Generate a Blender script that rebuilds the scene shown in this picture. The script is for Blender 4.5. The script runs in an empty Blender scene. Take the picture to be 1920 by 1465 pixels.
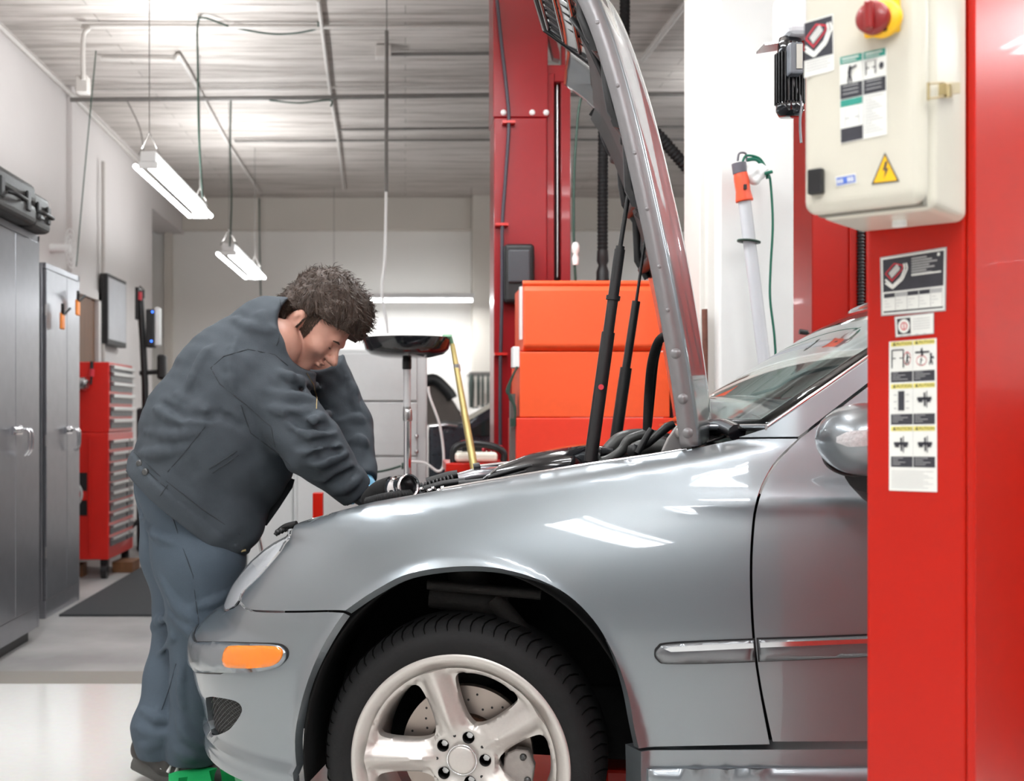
import bpy, bmesh, math, random
import numpy as np
from mathutils import Vector, Matrix
from mathutils.geometry import delaunay_2d_cdt
PI = math.pi
random.seed(4)
rng = np.random.default_rng(4)
COL = bpy.context.scene.collection
SC = bpy.context.scene

# ------------------------------------------------------------------ camera calibration
F, CX, CY, H = 2200.0, 760.0, 777.0, 1.082
def W(px, py, d):
    """point at true distance d in front of the camera that the photo shows at px,py"""
    return Vector(((px-CX)*d/F, d, H-(py-CY)*d/F))
def ray_plane(px, py, p0, n):
    dr = Vector(((px-CX)/F, 1.0, -(py-CY)/F)); o = Vector((0, 0, H))
    t = (Vector(p0)-o).dot(n)/dr.dot(n)
    return o+dr*t

# ------------------------------------------------------------------ materials
MATS = {}
def mat(name, col, rough=.5, metal=0., bump=0., scale=30., var=.06, coat=0., emit=None, estr=0., trans=0., ior=1.45, alpha=1., stretch=None, spec=.5, det=4.):
    if name in MATS: return MATS[name]
    m = bpy.data.materials.new(name); m.use_nodes = True
    nt = m.node_tree; b = nt.nodes['Principled BSDF']
    tc = nt.nodes.new('ShaderNodeTexCoord'); mp = nt.nodes.new('ShaderNodeMapping')
    nt.links.new(tc.outputs['Object'], mp.inputs['Vector'])
    if stretch: mp.inputs['Scale'].default_value = stretch
    nz = nt.nodes.new('ShaderNodeTexNoise'); nz.inputs['Scale'].default_value = scale; nz.inputs['Detail'].default_value = det
    nt.links.new(mp.outputs[0], nz.inputs['Vector'])
    mx = nt.nodes.new('ShaderNodeMix'); mx.data_type = 'RGBA'
    c = list(col)+[1]
    mx.inputs['A'].default_value = [x*(1-var) for x in c[:3]]+[1]
    mx.inputs['B'].default_value = [min(1, x*(1+var)) for x in c[:3]]+[1]
    nt.links.new(nz.outputs['Fac'], mx.inputs['Factor'])
    nt.links.new(mx.outputs['Result'], b.inputs['Base Color'])
    b.inputs['Roughness'].default_value = rough; b.inputs['Metallic'].default_value = metal
    b.inputs['Specular IOR Level'].default_value = spec
    if coat: b.inputs['Coat Weight'].default_value = coat; b.inputs['Coat Roughness'].default_value = .03
    if bump:
        bp = nt.nodes.new('ShaderNodeBump'); bp.inputs['Strength'].default_value = bump; bp.inputs['Distance'].default_value = .01
        nt.links.new(nz.outputs['Fac'], bp.inputs['Height']); nt.links.new(bp.outputs[0], b.inputs['Normal'])
    if emit: b.inputs['Emission Color'].default_value = list(emit)+[1]; b.inputs['Emission Strength'].default_value = estr
    if trans: b.inputs['Transmission Weight'].default_value = trans; b.inputs['IOR'].default_value = ior
    b.inputs['Alpha'].default_value = alpha
    MATS[name] = m
    return m

PAINT = mat('car_paint', (.225, .250, .270), .33, .75, 0, 900, .05, coat=1.)
RED = mat('red_enamel', (.58, .014, .008), .35, 0, .03, 12, .08, coat=.3)
REDN = mat('red_enamel_lift', (.47, .008, .001), .34, 0, .02, 9, .06, coat=.08, spec=.3)
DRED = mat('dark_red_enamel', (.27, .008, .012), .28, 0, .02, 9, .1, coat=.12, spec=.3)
ORANGE = mat('orange_enamel', (.88, .10, .022), .45, 0, .04, 40, .05)
BLACK = mat('black_plastic', (.009, .009, .010), .45, 0, .05, 80, .2)
SBLACK = mat('glossy_black', (.008, .008, .010), .12, 0, 0, 20, .2, coat=.6)
RUBBER = mat('rubber', (.0075, .0075, .008), .72, 0, .12, 120, .2, spec=.3)
STEEL = mat('steel', (.55, .55, .55), .28, 1., .02, 60, .1)
CHROME = mat('chrome', (.80, .80, .82), .10, 1., 0, 60, .03)
ALLOY = mat('alloy_silver', (.60, .57, .54), .48, .75, .015, 160, .05, coat=.3)
GREYP = mat('grey_enamel', (.47, .48, .48), .5, 0, .03, 30, .05)
WHITE = mat('white_paint', (.80, .80, .79), .5, 0, .03, 20, .03)
CREAM = mat('cream_enamel', (.62, .59, .50), .30, 0, .01, 20, .02, coat=.4)
PAPER = mat('sticker_white', (.80, .80, .76), .5, 0, 0, 20, .03)
INK = mat('sticker_ink', (.035, .035, .045), .5, 0, 0, 60, .3)
YEL = mat('sticker_yellow', (.82, .72, .18), .5, 0, 0, 40, .05)
TEAL = mat('sticker_green', (.03, .28, .22), .5, 0, 0, 40, .1)
LRED = mat('sticker_red', (.60, .03, .05), .5, 0, 0, 40, .1)
GREYI = mat('sticker_grey', (.42, .42, .42), .5, 0, 0, 90, .2)
BLUEI = mat('sticker_blue', (.08, .16, .55), .5, 0, 0, 40, .1)
YELP = mat('yellow_plastic', (.90, .50, .01), .35, 0, 0, 40, .05)
AMBER = mat('amber_lens', (.88, .215, .002), .18, 0, 0, 40, .05, coat=.6, emit=(1., .25, .0), estr=.0)
CABSTEEL = mat('cabinet_steel', (.33, .335, .36), .30, .85, .02, 14, .12)
GREEN = mat('green_plastic', (.015, .42, .12), .4, 0, .04, 60, .1)
DARKMET = mat('dark_metal', (.10, .10, .10), .4, .8, .05, 60, .2)
TUBE = mat('fluorescent_tube', (1, 1, 1), .5, 0, 0, 5, 0, emit=(.93, .98, 1.0), estr=24.)
CABLE = mat('cable_green', (.015, .045, .03), .5, 0, 0, 30, .1)
WOOD = mat('wood', (.15, .062, .022), .5, 0, .1, 6, .5, stretch=(6, 6, .6))
GOLD = mat('brass_stick', (.42, .33, .13), .4, .5, .05, 20, .2)
PIPEW = mat('painted_conduit', (.50, .47, .44), .5, 0, .05, 20, .1)
PIPED = mat('dark_conduit', (.16, .15, .14), .5, .3, .05, 20, .2)

# ------------------------------------------------------------------ mesh builder
def root_of(o):
    while o.parent: o = o.parent
    return o
def tag(o, label=None, cat=None, group=None, kind=None):
    if label: o['label'] = label
    if cat: o['category'] = cat
    if group: o['group'] = group
    if kind: o['kind'] = kind
    return o
def thing(name, label, cat, loc, group=None):
    o = bpy.data.objects.new(name, None); COL.objects.link(o); o.location = loc; o.empty_display_size = .1
    return tag(o, label, cat, group)
class M:
    def __init__(s): s.v = []; s.f = []; s.mi = []; s.sm = []; s.cur = 0; s.smooth = False
    def add(s, vs, fs, smooth=None):
        o = len(s.v); s.v += [tuple(v) for v in vs]
        for f in fs: s.f.append(tuple(i+o for i in f)); s.mi.append(s.cur); s.sm.append(s.smooth if smooth is None else smooth)
        return s
    def box(s, a, b, rot=None, c=None):
        x0, y0, z0 = a; x1, y1, z1 = b
        vs = [Vector(p) for p in ((x0,y0,z0),(x1,y0,z0),(x1,y1,z0),(x0,y1,z0),(x0,y0,z1),(x1,y0,z1),(x1,y1,z1),(x0,y1,z1))]
        if rot is not None:
            R = Matrix.Rotation(rot, 3, 'Z'); c = Vector(c) if c else (Vector(a)+Vector(b))/2
            vs = [R@(v-c)+c for v in vs]
        return s.add(vs, [(0,3,2,1),(4,5,6,7),(0,1,5,4),(1,2,6,5),(2,3,7,6),(3,0,4,7)], False)
    def obox(s, o, u, v, w):
        """box from corner o with edge vectors u,v,w"""
        o, u, v, w = map(Vector, (o, u, v, w))
        vs = [o, o+u, o+u+v, o+v, o+w, o+u+w, o+u+v+w, o+v+w]
        fs = [(0,3,2,1),(4,5,6,7),(0,1,5,4),(1,2,6,5),(2,3,7,6),(3,0,4,7)]
        if u.cross(v).dot(w) < 0: fs = [f[::-1] for f in fs]
        return s.add(vs, fs, False)
    def tube(s, pts, r, n=12, cap=True, smooth=True):
        pts = [Vector(p) for p in pts]; N = len(pts)
        rs = list(r) if hasattr(r, '__len__') else [r]*N
        up = None; rings = []
        for i, p in enumerate(pts):
            t = (pts[min(i+1, N-1)]-pts[max(i-1, 0)])
            if t.length < 1e-9: t = Vector((0, 0, 1))
            t.normalize()
            if up is None:
                up = Vector((0, 0, 1)) if abs(t.z) < .9 else Vector((1, 0, 0))
            a = t.cross(up)
            if a.length < 1e-6: a = t.orthogonal()
            a.normalize(); b = a.cross(t).normalized(); up = b
            rings.append([p+(a*math.cos(2*PI*k/n)+b*math.sin(2*PI*k/n))*rs[i] for k in range(n)])
        vs = [v for rg in rings for v in rg]
        fs = [(i*n+k, i*n+(k+1) % n, (i+1)*n+(k+1) % n, (i+1)*n+k) for i in range(N-1) for k in range(n)]
        s.add(vs, fs, smooth)
        if cap:
            s.add(rings[0], [tuple(range(n-1, -1, -1))], False); s.add(rings[-1], [tuple(range(n))], False)
        return s
    def lathe(s, prof, c, ax=(0, 0, 1), n=32, smooth=True, closed=False):
        """prof list of (r, h) along axis"""
        ax = Vector(ax).normalized(); a = ax.orthogonal().normalized(); b = ax.cross(a); c = Vector(c)
        vs = []
        for (r, h) in prof:
            for k in range(n):
                t = 2*PI*k/n; vs.append(c+ax*h+(a*math.cos(t)+b*math.sin(t))*r)
        N = len(prof); rg = range(N if closed else N-1)
        fs = [(i*n+k, i*n+(k+1) % n, ((i+1) % N)*n+(k+1) % n, ((i+1) % N)*n+k) for i in rg for k in range(n)]
        return s.add(vs, fs, smooth)
    def prism(s, poly, w):
        """poly: 3D points planar; extruded by vector w"""
        poly = [Vector(p) for p in poly]; w = Vector(w); n = len(poly)
        vs = poly+[p+w for p in poly]
        nrm = Vector((0, 0, 0))
        for i in range(n): nrm += poly[i].cross(poly[(i+1) % n])
        fs = [tuple(range(n-1, -1, -1)), tuple(range(n, 2*n))]+[(i, (i+1) % n, n+(i+1) % n, n+i) for i in range(n)]
        if nrm.dot(w) < 0: fs = [f[::-1] for f in fs]
        return s.add(vs, fs, False)
    def quad(s, a, b, c, d): return s.add([a, b, c, d], [(0, 1, 2, 3)], False)
    def grid(s, rows, smooth=True, flip=False):
        n = len(rows[0]); vs = [v for r in rows for v in r]
        fs = [(i*n+k, i*n+k+1, (i+1)*n+k+1, (i+1)*n+k) for i in range(len(rows)-1) for k in range(n-1)]
        if flip: fs = [f[::-1] for f in fs]
        return s.add(vs, fs, smooth)
    def build(s, name, mats, parent=None, bevel=0, seg=2, solid=0, sub=0, weld=False, autosm=None, mods=None):
        me = bpy.data.meshes.new(name)
        L = root_of(parent).location if parent else Vector((0, 0, 0))
        me.from_pydata([(v[0]-L.x, v[1]-L.y, v[2]-L.z) for v in s.v], [], s.f)
        ms = mats if isinstance(mats, (list, tuple)) else [mats]
        for m in ms: me.materials.append(m)
        me.polygons.foreach_set('material_index', s.mi); me.polygons.foreach_set('use_smooth', s.sm)
        me.update()
        if weld:
            bm = bmesh.new(); bm.from_mesh(me); bmesh.ops.remove_doubles(bm, verts=bm.verts, dist=1e-5); bm.to_mesh(me); bm.free()
        o = bpy.data.objects.new(name, me); COL.objects.link(o)
        if parent: o.parent = parent
        if solid:
            q = o.modifiers.new('t', 'SOLIDIFY'); q.thickness = solid; q.offset = 0
        if bevel:
            q = o.modifiers.new('b', 'BEVEL'); q.width = bevel; q.segments = seg; q.limit_method = 'ANGLE'; q.angle_limit = math.radians(40); q.harden_normals = False
        if sub:
            q = o.modifiers.new('s', 'SUBSURF'); q.levels = sub; q.render_levels = sub
        return o
def smooth_pts(pts, n=8):
    """catmull-rom"""
    P = [Vector(p) for p in pts]
    if len(P) < 3: return P
    out = []
    for i in range(len(P)-1):
        p0 = P[max(i-1, 0)]; p1 = P[i]; p2 = P[i+1]; p3 = P[min(i+2, len(P)-1)]
        for k in range(n):
            t = k/n
            out.append(.5*((2*p1)+(p2-p0)*t+(2*p0-5*p1+4*p2-p3)*t*t+(3*p1-p0-3*p2+p3)*t**3))
    return out+[P[-1]]
def hose(pts, r, rib=.0, pitch=.02, n=14):
    P = smooth_pts(pts, 24)
    if not rib: return P, r
    out = [P[0]]; rs = [r]; acc = 0
    tot = sum((P[i+1]-P[i]).length for i in range(len(P)-1)); m = max(8, int(tot/pitch*4))
    cum = [0]
    for i in range(len(P)-1): cum.append(cum[-1]+(P[i+1]-P[i]).length)
    out = []; rs = []; j = 0
    for k in range(m+1):
        d = tot*k/m
        while j < len(P)-2 and cum[j+1] < d: j += 1
        t = (d-cum[j])/max(1e-9, cum[j+1]-cum[j]); out.append(P[j].lerp(P[j+1], min(1, max(0, t))))
        rs.append(r+rib*(1 if (k//2) % 2 else -1))
    return out, rs

# ------------------------------------------------------------------ signed-distance bodies (people, organic forms)
def _smin(a, b, k):
    if k <= 0: return np.minimum(a, b)
    h = np.clip(.5+.5*(b-a)/k, 0, 1); return b+(a-b)*h-k*h*(1-h)
def cone(P, a, b, ra, rb):
    a = np.asarray(a, dtype=np.float32); ab = np.asarray(b, dtype=np.float32)-a
    t = np.clip(((P-a)@ab)/max(1e-9, float(ab@ab)), 0, 1)
    return np.linalg.norm(P-a-t[:, None]*ab, axis=1)-(ra+(rb-ra)*t)
def ellip(P, c, R, rad):
    q = (P-np.asarray(c, dtype=np.float32))@np.asarray(R, dtype=np.float32)   # columns of R = axes
    rad = np.asarray(rad, dtype=np.float32)
    k0 = np.linalg.norm(q/rad, axis=1); k1 = np.linalg.norm(q/(rad*rad), axis=1)
    return k0*(k0-1)/np.maximum(k1, 1e-6)
def sdf_mesh(f, lo, hi, h, slack=.03):
    lo = np.array(lo, dtype=np.float32); hi = np.array(hi, dtype=np.float32)
    B = 8; nb = np.ceil((hi-lo)/(h*B)).astype(int); n = nb*B+1
    cx = [lo[i]+(np.arange(nb[i])+.5)*h*B for i in range(3)]
    g = np.stack(np.meshgrid(*cx, indexing='ij'), -1).reshape(-1, 3).astype(np.float32)
    fc = f(g).reshape(nb)
    act = np.abs(fc) < h*B*.9+slack
    A = np.empty(n, dtype=np.float32)
    big = np.repeat(np.repeat(np.repeat(np.where(fc > 0, 1., -1.).astype(np.float32), B, 0), B, 1), B, 2)
    A[:] = 1; A[:-1, :-1, :-1] = big
    mask = np.zeros(n, dtype=bool)
    am = np.repeat(np.repeat(np.repeat(act, B, 0), B, 1), B, 2)
    mask[:-1, :-1, :-1] = am
    mm = mask.copy()
    for ax in range(3):
        mm2 = mm.copy(); sl = [slice(None)]*3; sr = [slice(None)]*3; sl[ax] = slice(1, None); sr[ax] = slice(0, -1)
        mm2[tuple(sl)] |= mm[tuple(sr)]; mm = mm2
    mask = mm
    idx = np.argwhere(mask)
    for st in range(0, len(idx), 400000):
        ii = idx[st:st+400000]; p = (lo+ii*h).astype(np.float32)
        A[ii[:, 0], ii[:, 1], ii[:, 2]] = f(p)
    S = A < 0
    nx, ny, nz = n
    cnt = np.zeros((nx-1, ny-1, nz-1), dtype=np.int8)
    for d in np.ndindex(2, 2, 2): cnt += S[d[0]:nx-1+d[0], d[1]:ny-1+d[1], d[2]:nz-1+d[2]]
    cells = np.argwhere((cnt > 0) & (cnt < 8))
    vid = -np.ones((nx-1, ny-1, nz-1), dtype=np.int64); vid[cells[:, 0], cells[:, 1], cells[:, 2]] = np.arange(len(cells))
    acc = np.zeros((len(cells), 3)); c = np.zeros(len(cells))
    cor = [np.array(d) for d in np.ndindex(2, 2, 2)]
    for i, a in enumerate(cor):
        for j, b in enumerate(cor):
            if j > i and np.abs(a-b).sum() == 1:
                va = A[tuple((cells+a).T)]; vb = A[tuple((cells+b).T)]
                m = (va < 0) != (vb < 0); t = np.where(m, va/np.where(m, va-vb, 1), 0)
                acc += np.where(m[:, None], a+(b-a)*t[:, None], 0); c += m
    V = lo+(cells+acc/c[:, None])*h
    faces = []
    for ax in range(3):
        u, w = [(1, 2), (2, 0), (0, 1)][ax]
        sl = [slice(None)]*3; sl2 = [slice(None)]*3; sl[ax] = slice(0, -1); sl2[ax] = slice(1, None)
        a = S[tuple(sl)]; b = S[tuple(sl2)]
        E = np.argwhere(a != b)
        E = E[(E[:, u] > 0) & (E[:, w] > 0) & (E[:, u] < n[u]-1) & (E[:, w] < n[w]-1)]
        du = np.zeros(3, int); du[u] = 1; dw = np.zeros(3, int); dw[w] = 1
        q = np.stack([vid[tuple((E-du-dw).T)], vid[tuple((E-dw).T)], vid[tuple(E.T)], vid[tuple((E-du).T)]], 1)
        ins = S[tuple(E.T)]
        q[~ins] = q[~ins][:, ::-1]
        faces.append(q)
    Q = np.concatenate(faces); Q = Q[(Q >= 0).all(1)]
    return V, Q
def sdf_obj(name, f, lo, hi, h, mats, parent=None, slack=.03, smooth_it=0, root_loc=None):
    V, Q = sdf_mesh(f, lo, hi, h, slack)
    me = bpy.data.meshes.new(name)
    L = root_of(parent).location if parent else Vector(root_loc or (0, 0, 0))
    me.from_pydata((V-np.array(L)).tolist(), [], Q.tolist())
    for m in (mats if isinstance(mats, (list, tuple)) else [mats]): me.materials.append(m)
    me.polygons.foreach_set('use_smooth', [True]*len(me.polygons)); me.update()
    o = bpy.data.objects.new(name, me); COL.objects.link(o)
    if parent: o.parent = parent
    else: o.location = L
    if smooth_it:
        q = o.modifiers.new('sm', 'SMOOTH'); q.iterations = smooth_it; q.factor = .5
    return o
def march(f, px, py, d0, d1, step=.006):
    """first hit of the camera ray through px,py with body f, between distances d0..d1"""
    ds = np.arange(d0, d1, step); P = np.array([W(px, py, d)[:] for d in ds], dtype=np.float32)
    v = f(P); k = np.argmax(v < 0)
    if not (v < 0).any(): return None
    return W(px, py, ds[k]-step/2)
# ------------------------------------------------------------------ CAR
YAW = math.radians(12); CO, SI = math.cos(YAW), math.sin(YAW); OX, OY = .12, 2.543
EX = Vector((CO, -SI, 0)); EY = Vector((SI, CO, 0)); HALF = .865
def toW(xl, yl, z): return Vector((OX+xl*CO+yl*SI, OY-xl*SI+yl*CO, z))
def on_yl(px, py, yl):
    """local (xl,z) of the car plane yl that the photo shows at px,py"""
    p = ray_plane(px, py, toW(0, yl, 0), EY); q = p-toW(0, 0, 0)
    return q.dot(EX), p.z
def proj(X, Y, Z): return CX+F*X/Y, CY-F*(Z-H)/Y
# plan outline, arc-length table: s<0 round the nose corner, s>=0 along the side
A_, XC, NN = .80, -.05, 2.5
_t = np.linspace(0, PI/2, 900)
_bx = XC-A_*np.sin(_t)**(2/NN); _by = HALF*(1-np.cos(_t)**(2/NN))
_d = np.concatenate([[0], np.cumsum(np.hypot(np.diff(_bx), np.diff(_by)))]); LC = _d[-1]
def plan(s):
    s = np.asarray(s, dtype=float); a = np.clip(-(s-XC), 0, LC)
    bx = np.where(s >= XC, s, np.interp(a, _d, _bx)); by = np.where(s >= XC, 0, np.interp(a, _d, _by))
    e = .012; a0 = np.clip(a-e, 0, LC); a1 = np.clip(a+e, 0, LC)
    tx = np.interp(a1, _d, _bx)-np.interp(a0, _d, _bx); ty = np.interp(a1, _d, _by)-np.interp(a0, _d, _by)
    l = np.hypot(tx, ty)+1e-9; nx, ny = ty/l, -tx/l       # inward
    nx = np.where(s >= XC, 0, nx); ny = np.where(s >= XC, 1, ny)
    return bx, by, nx, ny
def sstep(x, a, b):
    t = np.clip((x-a)/(b-a), 0, 1); return t*t*(3-2*t)
ZS = np.linspace(.15, .86, 30); SHIFT = np.interp(ZS, [.15, .21, .25, .33, .37, .48, .58, .80, .86], [.03, .0, .0, .03, .01, 0, .03, .25, .33])
ZTX = [-.8, -.4, -.2, 0, .3, .6, .75, 3]; ZTZ = [.78, .80, .84, .88, .94, .99, 1.03, 1.03]
SIL = [(968, 600), (985, 538), (996, 515), (1016, 494), (1035, 481), (1073, 456), (1112, 431), (1145, 418), (1165, 385), (1185, 366), (1203, 358), (1235, 358), (1262, 362), (1290, 368), (1303, 378), (1340, 384), (1372, 391), (1386, 381), (1400, 383), (1425, 398), (1445, 425)]
FTOP = [(545, 985), (600, 968), (650, 955), (700, 941), (800, 924), (900, 906), (1000, 889), (1100, 873), (1200, 858), (1310, 840), (1400, 826)]
ARC = (.13/1.0, .30)   # arch centre (s,z) for the flare
def inset(s, z, bx):
    zt = np.interp(bx, ZTX, ZTZ); z0 = .60; tt = (z-z0)/(zt-z0)
    up = np.where(tt <= 1, .095*np.clip(tt, 0, 1)**2, .095+.19/(zt-z0)*(z-zt)*.9)
    hh = .04; rr = np.clip((z-(zt-hh))/hh, 0, 1)
    rf = 1-sstep(bx, .50, .72)
    up = up+rf*.035*(1-np.sqrt(np.clip(1-rr*rr, 0, 1)))
    lo = .03*np.clip((.6-z)/.4, 0, 1.5)**2
    r = np.hypot((bx-.0)*1.13, z-.315)
    fl = .017*np.exp(-((r-.420)/.024)**2)*(z > .1)
    crease = .006*np.exp(-((z-(.885+.02*bx))/.02)**2)*sstep(bx, .3, .7)
    lip = .022*(1-sstep(z, .262, .276))*(bx < -.2)
    return up+lo-fl*np.where(z > .25, 1, .5)-crease-lip
def S_(s, z):
    s = np.asarray(s, dtype=float); z = np.asarray(z, dtype=float)
    bx, by, nx, ny = plan(s); ins = inset(s, z, bx)
    wf = sstep(-s, .25, .95); sh = np.interp(z, ZS, SHIFT)
    xl = bx+nx*ins+wf*sh; yl = by+ny*ins
    return OX+xl*CO+yl*SI, OY-xl*SI+yl*CO, z+0*s
_ss = np.linspace(-LC, .1, 260)
def calib():
    global SHIFT, ZTX, ZTZ
    sy = [a for a, b in SIL]; sx = [b for a, b in SIL]
    for it in range(3):
        for k, z in enumerate(ZS):
            for _ in range(8):
                X, Y, Z = S_(_ss, z+0*_ss); px, py = proj(X, Y, Z); j = int(np.argmin(px))
                tgt = np.interp(py[j], sy, sx)
                w = float(sstep(-_ss[j], .25, .95)); SHIFT[k] += np.clip((tgt-px[j])*Y[j]/F/CO/max(w, .35)*.7, -.1, .1)
        SHIFT = np.clip(SHIFT, -.12, .6)
        zx = []; zz = []
        for s in np.concatenate([np.linspace(-.75, .7, 30)]):
            bx, by, nx, ny = [float(q) for q in plan(s)]
            z = float(np.interp(bx, ZTX, ZTZ))
            for _ in range(6):
                xl = bx+nx*.13+float(sstep(-s, .25, .95))*float(np.interp(z, ZS, SHIFT)); yl = by+ny*.13
                p = toW(xl, yl, z); px = CX+F*p.x/p.y
                py = np.interp(px, [a for a, b in FTOP], [b for a, b in FTOP]); z = H-(py-CY)*p.y/F
            zx.append(bx); zz.append(z)
        ZTX = [-1.2]+zx+[.85, 3]; ZTZ = [zz[0]]+zz+[1.03, 1.03]
calib()
_gs = np.concatenate([np.linspace(-LC, .1, 420), np.linspace(.102, 2.2, 520)]); _gz = np.linspace(.12, 1.6, 420)
_GS, _GZ = np.meshgrid(_gs, _gz, indexing='ij'); _GX, _GY, _GZZ = S_(_GS, _GZ); _PX, _PY = proj(_GX, _GY, _GZZ)
# keep only the part of the skin that faces the camera, up to the top edge
_bxg = plan(_GS)[0]; _ok = _GZ <= np.where(_bxg < .5, np.interp(_bxg, ZTX, ZTZ)+.001, 9)
_sil = np.argmin(_PX[:430], axis=0); _ok &= (np.arange(len(_gs))[:, None] >= _sil[None, :]-1)
_cost0 = np.where(_ok, 0, 1e9)
def inv(px, py):
    """skin coordinates (s,z) of the near side seen at px,py"""
    c = (_PX-px)**2+(_PY-py)**2+_cost0; i, j = np.unravel_index(np.argmin(c), c.shape)
    s, z = _gs[i], _gz[j]
    for _ in range(4):
        e = 1e-4
        f0 = np.array(proj(*[float(q) for q in S_(s, z)])); fs = (np.array(proj(*[float(q) for q in S_(s+e, z)]))-f0)/e; fz = (np.array(proj(*[float(q) for q in S_(s, z+e)]))-f0)/e
        Jm = np.array([fs, fz]).T
        if abs(np.linalg.det(Jm)) < 2e4: break
        d = np.linalg.solve(Jm, np.array([px, py])-f0)
        d = np.clip(d, -.006, .006); s += d[0]; z += d[1]
    return float(s), float(z)
def ztop(s): return float(np.interp(float(plan(s)[0]), ZTX, ZTZ))
def P_(pts): return [inv(*p) for p in pts]
def dense(poly, step, closed=True):
    out = []; n = len(poly)
    for i in range(n if closed else n-1):
        a = poly[i]; b = poly[(i+1) % n]; L = math.hypot(b[0]-a[0], b[1]-a[1]); k = max(1, int(L/step))
        for j in range(k): out.append((a[0]+(b[0]-a[0])*j/k, a[1]+(b[1]-a[1])*j/k))
    if not closed: out.append(poly[-1])
    return out
def curve2(pts, n=6):
    return [(v.x, v.y) for v in smooth_pts([Vector((p[0], p[1], 0)) for p in pts], n)]
def inpoly(x, y, poly):
    px = np.array([p[0] for p in poly]); py = np.array([p[1] for p in poly]); r = np.zeros(x.shape, bool)
    j = len(poly)-1
    for i in range(len(poly)):
        c = ((py[i] > y) != (py[j] > y)) & (x < (px[j]-px[i])*(y-py[i])/(py[j]-py[i]+1e-12)+px[i]); r ^= c; j = i
    return r
def tri2d(outer, holes=(), step=.015):
    loops = [dense(outer, step)]+[dense(h, step*.7) for h in holes]
    pts = []; edges = []
    for L in loops:
        o = len(pts); pts += L; edges += [(o+i, o+(i+1) % len(L)) for i in range(len(L))]
    xs = [p[0] for p in outer]; ys = [p[1] for p in outer]
    gx, gy = np.meshgrid(np.arange(min(xs)+step/2, max(xs), step), np.arange(min(ys)+step/2, max(ys), step))
    gx = gx.ravel(); gy = gy.ravel(); m = inpoly(gx, gy, loops[0])
    for L in loops[1:]: m &= ~inpoly(gx, gy, L)
    bp = np.array(pts); gx = gx[m]; gy = gy[m]
    keep = np.ones(len(gx), bool)
    for st in range(0, len(gx), 2000):
        d = (gx[st:st+2000, None]-bp[None, :, 0])**2+(gy[st:st+2000, None]-bp[None, :, 1])**2
        keep[st:st+2000] = d.min(1) > (step*.5)**2
    allp = [Vector(p) for p in pts]+[Vector((a, b)) for a, b in zip(gx[keep], gy[keep])]
    r = delaunay_2d_cdt(allp, edges, [], 0, 1e-7)
    V = np.array([(v.x, v.y) for v in r[0]]); T = np.array([f for f in r[2] if len(f) == 3])
    c = V[T].mean(1); m = inpoly(c[:, 0], c[:, 1], loops[0])
    for L in loops[1:]: m &= ~inpoly(c[:, 0], c[:, 1], L)
    return V, T[m]
def surf_panel(name, outer, mats, parent, holes=(), off=0., thick=.012, step=.016, fn=None, mirror=False, roundedge=0.):
    fn = fn or S_
    V, T = tri2d(outer, holes, step); s, z = V[:, 0], V[:, 1]; e = .002
    def g(s, z): return np.stack(fn(s, z), 1)
    P = g(s, z); N = np.cross(g(s+e, z)-g(s-e, z), g(s, z+e)-g(s, z-e)); N /= np.linalg.norm(N, axis=1)[:, None]+1e-12
    # outward = away from the car's middle
    mid = np.array(toW(.4, HALF, .6)[:]); sg = np.sign(np.sum(N*(P-mid), axis=1).sum()); N *= sg
    cnt = {}
    for t in T:
        for a, b in ((t[0], t[1]), (t[1], t[2]), (t[2], t[0])): cnt[(min(a, b), max(a, b))] = cnt.get((min(a, b), max(a, b)), 0)+1
    bd = [k for k, v in cnt.items() if v == 1]
    bset = set(i for k in bd for i in k)
    Pn = P+N*off
    if roundedge:
        for i in bset: Pn[i] -= N[i]*roundedge
    if mirror:
        pass
    vs = Pn.tolist(); nv = len(vs); vs += (Pn-N*thick).tolist()
    fs = []
    for t in T:
        a, b, c = (int(q) for q in t)
        if np.dot(np.cross(P[b]-P[a], P[c]-P[a]), N[a]) < 0: b, c = c, b
        fs.append((a, b, c))
    nf = len(fs); dirs = {}
    for f in fs:
        for a, b in ((f[0], f[1]), (f[1], f[2]), (f[2], f[0])): dirs[(a, b)] = 1
    for (a, b) in bd:
        if (a, b) in dirs: a, b = b, a
        fs.append((int(a), int(b), int(b)+nv, int(a)+nv))
    if mirror:
        L0 = np.array(toW(0, HALF, 0)[:]); ey = np.array(EY[:]); va = np.array(vs)
        va = va-2*((va-L0)@ey)[:, None]*ey; vs = va.tolist(); N = N-2*(N@ey)[:, None]*ey; fs = [f[::-1] for f in fs]
    me = bpy.data.meshes.new(name); L = np.array(root_of(parent).location); me.from_pydata((np.array(vs)-L).tolist(), [], fs)
    for m in (mats if isinstance(mats, (list, tuple)) else [mats]): me.materials.append(m)
    me.polygons.foreach_set('use_smooth', [i < nf for i in range(len(fs))]); me.update()
    if not roundedge:
        ln = []
        for p in me.polygons:
            for vi in p.vertices:
                ln.append(tuple(N[vi]) if (p.index < nf) else tuple(p.normal))
        me.normals_split_custom_set(ln)
    o = bpy.data.objects.new(name, me); COL.objects.link(o); o.parent = parent
    return o

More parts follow.
